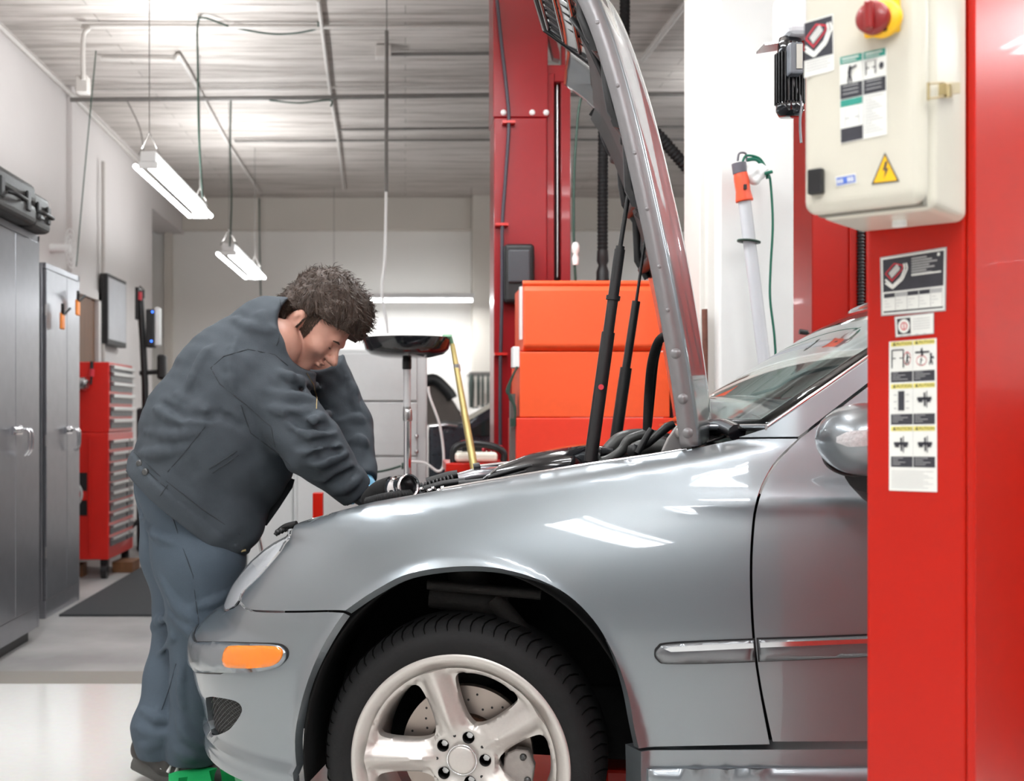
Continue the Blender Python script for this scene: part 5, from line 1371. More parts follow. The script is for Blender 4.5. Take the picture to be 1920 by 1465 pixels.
# wheel alignment / diagnostic stand
t = thing('diagnostic_stand', 'slim black post with hanging devices behind the mechanic back', 'equipment stand', W(268, 777, 8.8).xy.to_3d())
m = M(); D = 8.8; m.tube([W(262, 545, D), W(268, 640, D), W(272, 720, D), W(274, 900, D)], .026, 10)
m.tube([W(262, 700, D), W(300, 697, D)], .018, 8); m.tube([W(262, 570, D), W(255, 575, D)], .012, 8)
for k in range(4):
    a = k*PI/2+.4; m.tube([W(274, 900, D)+Vector((0, 0, -.25)), W(274, 777, D)*1+Vector((.3*math.cos(a), .3*math.sin(a), .06-H))], .016, 8)
m.tube([W(274, 880, D), W(274, 960, D)], .024, 8); m.build('post', BLACK, t)
m = M(); m.box((W(256, 0, D).x, D-.05, W(0, 600, D).z), (W(262, 0, D).x, D+.03, W(0, 540, D).z)); m.tube([W(258, 600, D), W(256, 545, D), W(263, 537, D), W(270, 545, D), W(270, 560, D)], .006, 6); m.build('wire_hook', BLACK, t)
m = M(); c = W(262, 548, D-.03); m.tube([c, c-Vector((0, 0, .06))], .018, 8); m.build('red_cap', LRED, t)
m = M(); a = W(274, 652, D-.1); b = W(290, 580, D-.1); m.box((a.x, D-.12, a.z), (b.x, D-.02, b.z)); m.build('device', BLACK, t, bevel=.01)
m = M(); c = W(286, 585, D-.13); m.tube([c, c-Vector((0, .008, 0))], .008, 10); c = W(284, 640, D-.13); m.tube([c, c-Vector((0, .008, 0))], .008, 10); m.build('blue_light', mat('blue_led', (.02, .1, .8), .3, emit=(.05, .2, 1), estr=3.), t)
m = M(); a = W(291, 650, D-.05); b = W(301, 577, D-.05); m.box((a.x, D-.1, a.z), (b.x, D, b.z)); m.build('cover', WHITE, t, bevel=.015)
m = M(); a = W(296, 712, D); b = W(312, 665, D); m.box((a.x, D-.05, a.z), (b.x, D+.05, b.z)); m.build('lower_device', BLACK, t, bevel=.02)
# dark bin behind mechanic at the tool cabinet
m = M(); m.box((W(255, 0, 9.2).x, 9.2, 0), (W(330, 0, 9.2).x, 9.6, W(0, 765, 9.2).z)); tag(m.build('equipment_crate', mat('crate_dark', (.03, .03, .035), .5, 0, .1, 20, .2), bevel=.02), 'dark crate on the floor beside the red tool cabinet', 'crate')
# floor mat
m = M(); m.box((-1.85, 6.27, .0), (2.5, 9.6, .012)); tag(m.build('floor_mat', mat('mat_rubber', (.035, .038, .042), .8, 0, .5, 200, .3)), 'dark grey rubber mat on the concrete floor behind the mechanic', 'mat')
# grey machine behind the car
t = thing('grey_machine', 'large pale grey panelled machine behind the black bowl stand', 'machine', (W(640, 0, 5.6).x, 5.9, 0))
x0, x1, xm = W(462, 0, 5.6).x, W(801, 0, 5.6).x, W(660, 0, 5.6).x; zt1 = W(0, 655, 5.6).z; zt2 = W(0, 900, 5.6).z
m = M(); m.box((xm-.28, 5.6, .05), (x1, 6.2, zt1)); m.build('cabinet_body', GREYP, t, bevel=.008)
m = M(); m.box((x0, 5.62, .03), (xm-.28, 6.2, zt2)); m.build('lower_body', GREYP, t, bevel=.01)
xs2 = W(790, 0, 5.58).x
for (za, zb2) in ((zt1-.02, W(0, 753, 5.6).z+.004), (W(0, 753, 5.6).z-.004, W(0, 856, 5.6).z+.004), (W(0, 856, 5.6).z-.004, .1)):
    m = M(); m.box((xm-.26, 5.588, zb2), (xs2-.02, 5.60, za)); m.build('panel', GREYP, t, bevel=.004)
for y in (818, 847):
    m = M(); c = W(781, y, 5.585); m.lathe([(.0001, .01), (.007, .008), (.010, 0)], c, (0, -1, 0), 12); m.build('panel_bolt', STEEL, t)
m = M(); m.tube(smooth_pts([W(690, 888, 5.5), W(725, 882, 5.5), W(752, 874, 5.5)], 6), .006, 6); c = W(753, 874, 5.5); m.tube([c, c+Vector((.02, 0, 0))], .016, 10); m.build('power_lead', CABLE, t)
m = M(); m.tube(smooth_pts([W(758, 866, 5.45), W(795, 868, 5.45), W(822, 884, 5.45), W(832, 865, 5.45), W(825, 800, 5.45), W(806, 745, 5.45), W(803, 725, 5.45)], 8), .007, 6); m.build('white_lead', WHITE, t)
# oil drain stand
t = thing('oil_drain_stand', 'black drain bowl on a telescopic chrome pole behind the car', 'drain stand', (W(762, 0, 5.0).x, 5.0, 0)); c = W(763, 636, 5.0); R = .188
m = M(); m.lathe([(R*1.02, .004), (R*1.02, -.004), (R*.985, -.02), (R*.95, -.045), (R*.82, -.066), (R*.55, -.078), (R*.2, -.082), (.0001, -.082)], c, (0, 0, 1), 56); m.lathe([(R*.99, .004), (R*.94, -.03), (R*.5, -.06), (.0001, -.065)], c, (0, 0, 1), 56); m.build('bowl', SBLACK, t)
m = M(); q = c-Vector((0, 0, .08)); m.lathe([(.016, 0), (.020, -.006), (.020, -.045), (.016, -.05)], q, (0, 0, 1), 20); m.build('bowl_socket', BLACK, t)
m = M(); m.tube([W(763, 690, 5.0), W(763, 775, 5.0)], .016, 18); m.build('upper_pole', mat('pole_white', (.65, .65, .66), .3, .3), t)
m = M(); m.lathe([(.017, 0), (.020, .004), (.020, .045), (.018, .05)], W(764, 790, 5.0), (0, 0, 1), 18); m.tube([W(763, 763, 5.0), W(763, 768, 5.0)], .0175, 16); m.build('clamp_collar', STEEL, t)
m = M(); m.tube([W(764, 788, 5.0), Vector((W(764, 0, 5.0).x, 5.0, .35))], .0165, 18); m.build('lower_pole', CHROME, t)
m = M(); b = W(764, 0, 5.0).x; m.tube([(b, 5.0, .05), (b, 5.0, .40)], .10, 24); m.build('tank', RED, t)
m = M(); m.tube([W(845, 634, 4.9), W(858, 690, 4.9)], .008, 8); c2 = W(843, 632, 4.92); m.tube([c2-Vector((.03, 0, 0)), c2+Vector((.01, 0, 0))], .01, 8); m.build('funnel_clip', mat('clip_green', (.1, .2, .12), .4, .5), t)
t = thing('wooden_pole', 'slanted wooden pole leaning against the rim of the black bowl', 'pole', W(892, 890, 4.85)); m = M(); m.tube([W(848, 645, 4.88), W(856, 690, 4.87), W(890, 882, 4.6)], [.010, .012, .016], 12); m.build('shaft', GOLD, t); m = M(); m.tube([W(856, 683, 4.87), W(858, 697, 4.87)], .014, 12); m.build('ferrule', STEEL, t)
# red upright between machine and wing
m = M(); m.box((W(586, 0, 4.6).x, 4.6, 0), (W(605, 0, 4.6).x, 4.66, W(0, 925, 4.6).z)); tag(m.build('red_upright', REDN, bevel=.003), 'short red steel upright behind the front wing below the mechanic arms', 'post')
m = M(); m.tube([W(481, 985, 4.3), W(495, 1060, 4.3), W(540, 1310, 4.3)], .007, 8); m.tube([W(476, 985, 4.30), W(481, 985, 4.3)], .006, 8); tag(m.build('steel_rod', STEEL), 'thin steel rods leaning behind the headlight', 'rod')
# red cart with small white appliance and tools
t = thing('service_cart', 'red tray of a service cart behind the engine bay', 'cart', (W(885, 0, 4.9).x, 4.95, 0)); a = W(835, 885, 4.8); b = W(950, 868, 4.8)
m = M(); m.box((a.x, 4.75, a.z), (b.x, 5.15, b.z)); m.build('tray', REDN, t, bevel=.005)
for (x, y) in ((a.x+.02, 4.77), (b.x-.02, 4.77), (a.x+.02, 5.12), (b.x-.02, 5.12)):
    m = M(); m.tube([(x, y, 0), (x, y, a.z+.01)], .012, 8); m.build('leg', REDN, t)
t = thing('battery_pack', 'white and black portable jump starter on the red cart', 'jump starter', W(890, 868, 4.85))
m = M(); a = W(853, 867, 4.8); b = W(933, 848, 4.8); m.box((a.x, 4.79, a.z), (b.x, 4.98, b.z)); m.build('white_body', mat('offwhite_plastic', (.75, .72, .62), .4), t, bevel=.014, seg=3)
m = M(); m.tube(smooth_pts([W(850, 868, 4.83), W(852, 842, 4.83), W(875, 832, 4.83), W(920, 836, 4.83), W(944, 848, 4.83), W(944, 866, 4.83)], 6), .014, 8); m.build('black_handle', BLACK, t)
m = M(); m.tube([W(866, 842, 4.9), W(902, 838, 4.9)], .026, 14); m.build('motor_barrel', BLACK, t)
m = M(); m.tube(smooth_pts([W(905+k*3, 842+6*math.sin(k*2.1), 4.86+.01*math.cos(k*1.7)) for k in range(14)], 4), .006, 6); m.build('red_lead', LRED, t)
m = M(); m.tube([W(865, 831, 4.88), W(877, 829, 4.88)], .01, 8); m.build('red_knob', LRED, t)
# dark car far behind
t = thing('car', 'dark car far behind between the grey machine and the red lift post', 'car', (W(880, 0, 8.3).x, 9.0, 0)); D = 8.3
DC = mat('dark_car_paint', (.055, .065, .08), .25, .5, 0, 40, .1, coat=1.)
bp_ = [(803, 800), (835, 790), (868, 795), (905, 765), (930, 755), (990, 748), (990, 1010), (803, 1010)]
m = M(); m.prism([W(x, y, D) for x, y in bp_], (0, 1.6, 0)); m.build('body', DC, t, bevel=.03, seg=3)
m = M(); m.obox(W(868, 795, D-.02), W(932, 758, D-.02)-W(868, 795, D-.02), (0, .03, 0), (0, 0, .035)); m.build('pillar_trim', mat('pale_trim', (.6, .58, .5), .4), t)
m = M(); m.prism([W(x, y, D-.03) for x, y in [(880, 806), (935, 775), (985, 770), (985, 815), (890, 818)]], (0, .02, 0)); m.build('window', DGLASS, t)
m = M(); m.tube([W(804, 800, D-.04), W(836, 797, D-.04), W(858, 800, D-.04)], .014, 8); m.build('bright_trim', CHROME, t)
m = M(); m.tube([W(850, 1000, D-.02), W(850, 1000, D+.2)], .3, 24); m.build('wheel', BLACK, t)
t = thing('covered_seat', 'rounded dark brown padded shape above the far car bonnet', 'padded object', W(820, 790, 10.1)); D = 10.1
m = M(); m.prism([W(x, y, D) for x, y in smooth_pts([Vector((795, 800, 0)), Vector((796, 722, 0)), Vector((812, 716, 0)), Vector((836, 735, 0)), Vector((858, 765, 0)), Vector((866, 800, 0))], 5) for x, y in [(x, y)]] if False else [W(v.x, v.y, D) for v in smooth_pts([Vector((795, 800, 0)), Vector((796, 722, 0)), Vector((812, 716, 0)), Vector((836, 735, 0)), Vector((858, 765, 0)), Vector((866, 800, 0)), Vector((866, 1010, 0)), Vector((795, 1010, 0))], 5)], (0, .5, 0)); m.build('pad', mat('brown_vinyl', (.10, .08, .07), .5, 0, .1, 20, .2), t, bevel=.04, seg=3)
m = M(); m.tube(smooth_pts([W(796, 716, D-.02), W(815, 712, D-.02), W(840, 735, D-.02), W(848, 748, D-.02)], 5), .05, 10); m.build('dark_edge', BLACK, t)
# tools hanging on the back wall
g = 'tools hanging on the rear wall rack'
m = M(); m.box((W(880, 0, 12.6).x, 12.55, W(0, 706, 12.6).z), (W(935, 0, 12.6).x, 12.62, W(0, 698, 12.6).z)); m.box((W(880, 0, 12.6).x, 12.6, W(0, 704, 12.6).z), (W(885, 0, 12.6).x, 13.0, W(0, 700, 12.6).z)); tag(m.build('tool_rail', PIPED), 'narrow rail on the rear wall left of the dark red post', 'rack')
for k, (x, y1_, r) in enumerate(((884, 765, .035), (897, 762, .02), (905, 766, .016), (915, 757, .016), (924, 752, .026))):
    m = M(); m.tube([W(x, 703, 12.5), W(x, 720, 12.5), W(x, y1_, 12.5)], [r*.6, r, r*.7], 8)
    tag(m.build('hanging_tool', mat('tool_dark', (.06, .08, .07), .5, .3)), ['widest dark tool at the left end of the rear wall rack', 'slim dark tool next to the widest one on the rear rack', 'thin dark tool at the middle of the rear wall rack', 'thin pale-edged tool right of the middle of the rear rack', 'thick short tool at the right end of the rear wall rack'][k], 'tool', g)
m = M(); m.box((W(868, 0, 11.5).x, 11.5, 0), (W(935, 0, 11.5).x, 11.9, W(0, 772, 11.5).z)); tag(m.build('red_box', RED, bevel=.01), 'low red box against the rear wall beneath the hanging tools', 'box')

# ------------------------------------------------------------------ far lift posts
def bolt(m, c, ax, r=.012): m.lathe([(.0001, r*.6), (r*.8, r*.5), (r, 0)], c, ax, 12)
D = 5.5
t = thing('lift_post', 'dark red lift post with cables behind the raised bonnet left side', 'lift post', (W(985, 0, D).x, D+.12, 0))
xa, xb, xc = W(926, 0, D).x, W(1026, 0, D).x, W(1072, 0, D).x; zj = W(0, 220, D).z
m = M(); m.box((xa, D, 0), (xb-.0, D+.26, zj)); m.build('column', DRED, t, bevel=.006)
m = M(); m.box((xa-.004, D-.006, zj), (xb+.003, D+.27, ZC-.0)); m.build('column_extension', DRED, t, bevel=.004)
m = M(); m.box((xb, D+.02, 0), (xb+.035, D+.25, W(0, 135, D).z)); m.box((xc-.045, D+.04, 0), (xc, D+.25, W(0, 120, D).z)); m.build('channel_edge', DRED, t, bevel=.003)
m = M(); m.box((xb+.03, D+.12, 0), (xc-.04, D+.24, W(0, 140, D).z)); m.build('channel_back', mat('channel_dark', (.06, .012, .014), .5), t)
m = M(); m.tube([W(1045, 150, D+.08), W(1045, 520, D+.08)], .006, 8); m.build('lift_cable', STEEL, t)
m = M(); m.box((xb, D+.03, W(0, 150, D).z), (xc+.02, D+.25, W(0, 118, D).z)); m.box((xb+.08, D+.1, W(0, 120, D).z), (xb+.1, D+.14, ZC)); m.build('top_bracket', DRED, t, bevel=.004)
m = M(); m.prism([W(x, y, D+.1) for x, y in [(1026, 40), (1034, 40), (1050, 100), (1050, 112), (1038, 108), (1026, 60)]], (0, .06, 0)); m.build('brace', DRED, t)
for x in (944, 998, 1024): m = M(); bolt(m, W(x, 211, D-.006), (0, -1, 0), .014); m.build('bolt', WHITE, t)
m = M(); a = W(946, 568, D-.08); b = W(1003, 456, D-.08); m.box((a.x, D-.07, a.z), (b.x, D-.001, b.z)); pad = m.build('door_guard', BLACK, t, bevel=.018, seg=3)
m = M(); a = W(953, 530, D-.08); b = W(994, 468, D-.08); m.box((a.x, D-.086, a.z), (b.x, D-.068, b.z)); m.build('guard_face', mat('guard_grey', (.05, .055, .065), .4), pad, bevel=.008)
m = M(); m.tube(smooth_pts([W(932, 0, D-.03), W(940, 80, D-.03), (W(950, 170, D-.03)), W(954, 230, D-.03), W(948, 330, D-.03), W(942, 420, D-.03), W(941, 560, D-.03), W(938, 700, D-.03), W(938, 840, D-.03)], 8), .0085, 10); m.build('conduit_hose', mat('hose_purple_grey', (.05, .045, .06), .5), t)
for (x, y) in ((954, 229), (941, 421), (939, 664)): m = M(); c = W(x, y, D-.03); m.box((c.x-.03, c.y-.012, c.z-.006), (c.x+.03, c.y+.03, c.z+.006)); m.build('hose_clip', RED, t)
# orange machine
D = 4.95
t = thing('orange_machine', 'large bright orange machine cabinet behind the engine bay', 'machine', (W(1110, 0, D).x, D+.3, 0))
x0, x1 = W(981, 0, D).x, W(1256, 0, D).x; zt = W(0, 532, D).z; z1_, z2_ = W(0, 658, D).z, W(0, 783, D).z
m = M()
m.prism([(x0, D+.02, zt), (x0, D+.0, zt-.03), (x0-.0, D-.01, z1_+.02), (x0, D+.02, z1_), (x0, D+.38, z1_), (x0, D+.38, zt)], (x1-x0-.02, 0, 0)); m.build('upper_hood', ORANGE, t, bevel=.008)
m = M(); m.box((x0-.015, D-.0, z2_), (x1, D+.38, z1_-.004)); m.build('middle_panel', ORANGE, t, bevel=.005)
m = M(); m.box((x0-.03, D-.005, 0), (x1+.01, D+.38, z2_-.002)); m.build('lower_panel', mat('deep_red_orange', (.80, .045, .018), .4, 0, .03, 30, .05), t, bevel=.005)
m = M(); m.tube([(x0, D+.02, zt+.003), (x1, D+.02, zt+.003)], .012, 10); m.build('top_roll', ORANGE, t)
m = M(); m.box((x0-.012, D+.02, z1_+.05), (x0-.001, D+.06, zt-.01)); m.build('white_edge', WHITE, t)
m = M(); m.box((x0-.045, D+.0, W(0, 690, D).z), (x0-.014, D+.08, W(0, 650, D).z)); m.build('connector_box', WHITE, t, bevel=.006)
m = M()
for k in range(5): m.tube(smooth_pts([W(970, 688, D), W(958-k*2, 715+k*4, D), W(955+k, 745, D), W(966, 762+k*3, D), W(965, 790, D)], 6), .005, 6)
m.tube([W(962, 785, D), W(962, 800, D)], .012, 8); m.build('hanging_leads', CABLE, t)
m = M(); m.box((x0-.05, D+.03, .3), (x0-.03, D+.1, z2_+.1)); m.build('side_rail', PIPED, t)
m = M(); c = W(1262, 720, D); m.box((c.x-.0, D+.05, c.z-.4), (c.x+.05, D+.2, c.z+.1)); m.build('side_box', BLACK, t, bevel=.01)
# exhaust hoses
def hosething(label, pts, r, rib=.003, m_=RUBBER):
    t = thing('exhaust_hose', label, 'hose', pts[-1]); P, rs = hose(pts, r, rib, .018); m = M(); m.tube(P, rs, 14); m.build('hose_body', m_, t); return t
eh = hosething('black exhaust hose hanging down behind the bonnet left side', [W(1172, -150, 5.5), W(1170, 100, 5.5), W(1158, 190, 5.5), W(1134, 220, 5.5), W(1131, 280, 5.5), W(1130, 400, 5.5), W(1130, 490, 5.5)], .024, .0012)
m = M(); m.lathe([(.026, .05), (.028, 0), (.02, -.02), (.03, -.05), (.03, -.08), (.035, -.12)], W(1130, 490, 5.5), (0, 0, 1), 16); m.build('nozzle', BLACK, eh)
hosething('black ribbed hose running down right behind the raised bonnet', [W(1195, 230, 5.3), W(1230, 250, 5.3), W(1262, 285, 5.3), W(1310, 340, 5.3)], .026, .002)
hosething('short ribbed black hose between the white pillar and the red post', [W(1470, 428, 5.3), W(1535, 430, 5.3)], .027, .003)
# right far post with hydraulic unit
D = 4.9
t = thing('lift_post', 'bright red lift post seen right of the white pillar', 'lift post', (W(1590, 0, D).x, D+.15, 0))
m = M(); m.box((W(1523, 0, D).x, D, 0), (W(1606, 0, D).x, D+.28, 3.2)); m.build('column', REDN, t, bevel=.006)
m = M(); m.box((W(1591, 0, D).x, D-.012, 0), (W(1606, 0, D).x, D+.001, 3.2)); m.box((W(1622, 0, D).x, D-.01, 0), (W(1700, 0, D).x, D+.28, 3.2)); m.box((W(1600, 0, D).x, D+.1, 0), (W(1640, 0, D).x, D+.2, 3.2)); m.build('column_edge', REDN, t, bevel=.003)
P, rs = hose([W(1614, 300, D-.02), W(1614, 620, D-.02), W(1614, 760, D-.02)], .014, .003, .014); m = M(); m.tube(P, rs, 12); m.build('corrugated_conduit', BLACK, t)
D = 3.3
t = thing('hydraulic_power_unit', 'black finned electric motor with a pale tank beside the control box', 'motor', W(1485, 130, D))
m = M(); a = W(1466, 76, D); b = W(1530, -20, D); m.box((a.x, D-.06, a.z), (b.x, D+.1, b.z)); m.build('tank', mat('tank_pale', (.70, .71, .74), .3), t, bevel=.02, seg=3)
m = M(); c = W(1481, 105, D)
for k in range(26):
    a = 2*PI*k/26; q = Vector((math.cos(a), math.sin(a), 0)); m.obox(c+q*.028-q.cross(Vector((0, 0, 1)))*.0016+Vector((0, 0, -.135)), q*.014, q.cross(Vector((0, 0, 1)))*.0032, (0, 0, .14))
m.build('cooling_fin', BLACK, t)['kind'] = 'stuff'
m = M(); m.lathe([(.0001, .05), (.030, .05), (.034, .03), (.034, .008), (.032, 0), (.032, -.13), (.038, -.135), (.038, -.155), (.03, -.17), (.0001, -.172)], c, (0, 0, 1), 28); m.build('motor_body', SBLACK, t)
m = M(); a = W(1434, 85, D); b = W(1500, 74, D); m.obox(a, b-a, (0, .08, 0), (0, 0, .006)); m.build('bracket', STEEL, t)
m = M(); a = W(1480, 140, D-.06); b = W(1505, 80, D-.06); m.box((a.x, D-.07, a.z), (b.x, D-.03, b.z)); jb = m.build('terminal_box', mat('term_grey', (.14, .15, .17), .45), t, bevel=.006)
m = M(); a = W(1494, 128, D-.075); b = W(1505, 82, D-.075); m.box((a.x, D-.074, a.z), (b.x, D-.0715, b.z)); m.build('rating_plate', mat('plate_beige', (.5, .48, .42), .4), jb)
m = M(); m.tube(smooth_pts([W(1484, 140, D-.03), W(1492, 165, D-.03), W(1502, 190, D-.03), W(1500, 230, D-.03), W(1502, 268, D-.03)], 6), .004, 8); m.build('cable', mat('cable_grey', (.25, .25, .27), .5), t)
m = M(); m.box((W(1505, 0, D).x, D+.0, W(0, 120, D).z), (W(1640, 0, D).x, D+.05, W(0, 20, D).z)); m.build('mounting_arm', REDN, t)
# drop light on pillar
D = 4.25
t = thing('inspection_lamp', 'orange handled clear tube inspection lamp hanging on the white pillar', 'lamp', W(1410, 400, D))
m = M(); a = W(1387, 312, D); b = W(1396, 378, D); ax = b-a
m.lathe([(.014, -.01), (.022, 0), (.027, ax.length*.35), (.026, ax.length*.7), (.031, ax.length*.95), (.031, ax.length), (.0001, ax.length)], a, ax, 18); m.build('handle', mat('lamp_orange', (.85, .09, .03), .4), t)
m = M(); m.tube([W(1385, 306, D), W(1388, 325, D)], .026, 14); m.tube(smooth_pts([W(1383, 302, D), W(1386, 288, D), W(1398, 288, D), W(1400, 302, D)], 5), .004, 6); m.build('cap', mat('lamp_cap', (.12, .11, .13), .5), t)
m = M(); m.box((W(1390, 0, D).x, D-.035, W(0, 358, D).z), (W(1395, 0, D).x, D-.024, W(0, 349, D).z)); m.build('switch', BLACK, t)
TUBEG = mat('tube_clear', (.60, .61, .64), .15, 0, 0, 10, .03, coat=1.)
m = M(); m.tube([W(1396, 378, D), W(1436, 705, D)], .023, 18); m.build('tube', TUBEG, t)
m = M(); c = W(1404, 453, D-.0); m.lathe([(.025, -.003), (.042, -.003), (.042, .003), (.025, .003)], c, (.12, 0, 1), 20); m.build('hook_ring', CABLE, t)
t2 = thing('lamp_cord', 'green cord looping from the inspection lamp down the white pillar', 'cord', W(1440, 400, D))
m = M(); m.tube(smooth_pts([W(1392, 305, D), W(1400, 292, D), W(1425, 298, D), W(1440, 325, D), W(1445, 345, D), W(1449, 420, D), W(1445, 500, D), W(1444, 560, D), W(1452, 630, D), W(1456, 700, D)], 8), .0045, 8); m.tube(smooth_pts([W(1400, 300, D), W(1420, 300, D), W(1436, 322, D), W(1440, 335, D)], 5), .007, 8); m.tube([W(1434, 326, D-.02), W(1448, 322, D-.02)], .006, 8); m.build('cord', mat('cord_green', (.0, .12, .07), .5), t2)
t3 = thing('white_rag', 'crumpled white rag tucked behind the lamp hook on the pillar', 'rag', W(1415, 325, D))
sdf_obj('cloth', lambda P: _smin(_smin(ellip(P, A(1408, 325, D), np.eye(3), (.035, .02, .03)), ellip(P, A(1425, 322, D), np.eye(3), (.03, .02, .028)), .01), ellip(P, A(1415, 338, D), np.eye(3), (.025, .02, .018)), .01)+.003*np.sin(P[:, 0]*150)*np.sin(P[:, 2]*130), A(1415, 328, D)-.09, A(1415, 328, D)+.09, .004, WHITE, t3)
line('rusty_pipe', 'rusty upright pipe at the left edge of the white pillar', 'pipe', [W(1321, 580, 4.4), W(1322, 640, 4.4), W(1322, 1315, 4.4)], .011, mat('rust_pipe', (.16, .06, .04), .7, .2, .2, 60, .4), sm=False)
# things seen between pillar and right red post
t = thing('wall_post', 'grey upright frame glimpsed between the pillar and the red post', 'frame', (W(1506, 0, 9.5).x, 9.5, 0)); m = M(); m.box((W(1491, 0, 9.5).x, 9.5, 0), (W(1499, 0, 9.5).x, 9.6, ZC)); m.box((W(1512, 0, 9.5).x, 9.5, 0), (W(1517, 0, 9.5).x, 9.6, ZC)); m.build('upright', PIPEW, t)
t = thing('fire_extinguisher', 'small red extinguisher glimpsed right of the white pillar', 'extinguisher', W(1495, 600, 9.2)); m = M(); m.lathe([(.0001, 0), (.045, 0), (.045, .22), (.02, .27), (.02, .31), (.0001, .31)], W(1494, 655, 9.2), (0, 0, 1), 16); m.build('cylinder', RED, t); m = M(); m.tube([W(1488, 540, 9.2), W(1505, 540, 9.2)], .02, 8); m.tube([W(1494, 545, 9.2), W(1494, 585, 9.2)], .02, 8); m.build('head', BLACK, t)
t = thing('plug', 'black plug with cable beside the bright red lift post', 'plug', W(1506, 623, 4.85)); m = M(); m.tube([W(1499, 622, 4.85), W(1514, 624, 4.85)], .011, 10); m.tube(smooth_pts([W(1514, 624, 4.85), W(1520, 630, 4.85), W(1522, 650, 4.85)], 5), .004, 6); m.build('plug_body', BLACK, t)
t = thing('car', 'blue-grey car roof glimpsed between the pillar and the red post', 'car', (W(1560, 0, 8.6).x, 9.3, 0)); m = M(); m.prism([W(x, y, 8.6) for x, y in [(1440, 700), (1455, 660), (1490, 646), (1600, 646), (1700, 660), (1760, 760), (1760, 1030), (1400, 1030), (1400, 740)]], (0, 1.6, 0)); m.build('body', mat('blue_grey_paint', (.30, .36, .45), .25, .5, coat=1.), t, bevel=.05, seg=3); m = M(); m.prism([W(x, y, 8.58) for x, y in [(1452, 695), (1468, 664), (1530, 662), (1530, 695)]], (0, .03, 0)); m.build('window', DGLASS, t); m = M(); m.tube([W(1560, 985, 8.58), W(1560, 985, 8.8)], .3, 24); m.build('wheel', BLACK, t)

# ------------------------------------------------------------------ foreground post with control box
V1 = Vector((-.757, .653, 0)); V2_ = Vector((.653, .757, 0)); N1 = -V2_    # V1 runs left along the labelled face, N1 its outward normal
K = Vector(((1812-CX)/F*1.7, 1.7, 0)); WF = .143
pxl = lambda w: 760+2200*(K.x+V1.x*w)/(K.y+V1.y*w)
while pxl(WF) > 1628: WF += .0005
t = thing('lift_post', 'large glossy red lift post in the right foreground covered with caution labels', 'lift post', (K+V1*WF/2+V2_*.2)[:])
m = M(); m.obox(K+V1*WF, -V1*WF, V2_*.42, (0, 0, 3.3)); post = m.build('column', REDN, t, bevel=.006, seg=3)
m = M(); m.obox(K-V2_*.0-V1*.004+N1*.0, V1*.004, V2_*.42, (0, 0, 3.3)); 
m = M(); m.obox(K-V1*.0+V2_*.0, -V1*.012, V2_*.02, (0, 0, 3.3)); m.obox(K-V1*.004+V2_*.018, -V1*.006, V2_*.40, (0, 0, 3.3)); m.build('column_edge', REDN, t, bevel=.003)
def onface(px, py, off=.001): return ray_plane(px, py, K+N1*off, N1)
def sticker(name, items, mats, parent, off0, plane=None, thick=.0006, label=None):
    """items: list of (pixel polygon, material index, layer)"""
    plane = plane or onface; m = M()
    for poly, mi, lay in items:
        m.cur = mi; P = [plane(x, y, off0+lay*.00035) for x, y in poly]
        if lay == 0: m.prism([q-N1*thick for q in P], N1*thick)
        else:
            nn = Vector((0, 0, 0))
            for i in range(len(P)): nn += P[i].cross(P[(i+1) % len(P)])
            if nn.dot(N1) < 0: P = P[::-1]
            m.add(P, [tuple(range(len(P)))], False)
    o = m.build(name, mats, parent)
    if label: o['label'] = label
    return o
SM = [PAPER, INK, YEL, TEAL, LRED, GREYI, BLUEI, YELP]
def quadp(x0, y0, x1, y1, c):
    """rectangle in a sheet with corners c = TL,TR,BR,BL; coords 0..1"""
    def q(u, v):
        a = (c[0][0]+(c[1][0]-c[0][0])*u, c[0][1]+(c[1][1]-c[0][1])*u); b = (c[3][0]+(c[2][0]-c[3][0])*u, c[3][1]+(c[2][1]-c[3][1])*u)
        return (a[0]+(b[0]-a[0])*v, a[1]+(b[1]-a[1])*v)
    return [q(x0, y0), q(x1, y0), q(x1, y1), q(x0, y1)]
def qpt(u, v, c): return quadp(u, v, u, v, c)[0]
def polyq(pts, c): return [qpt(u, v, c) for u, v in pts]
def disc(u, v, ru, rv, c, n=18): return [qpt(u+ru*math.cos(2*PI*k/n), v+rv*math.sin(2*PI*k/n), c) for k in range(n)]
def seg(u0, v0, u1, v1, w, c):
    dx, dy = u1-u0, v1-v0; l = math.hypot(dx, dy)+1e-9; nx, ny = -dy/l*w, dx/l*w
    return polyq([(u0+nx, v0+ny), (u1+nx, v1+ny), (u1-nx, v1-ny), (u0-nx, v0-ny)], c)
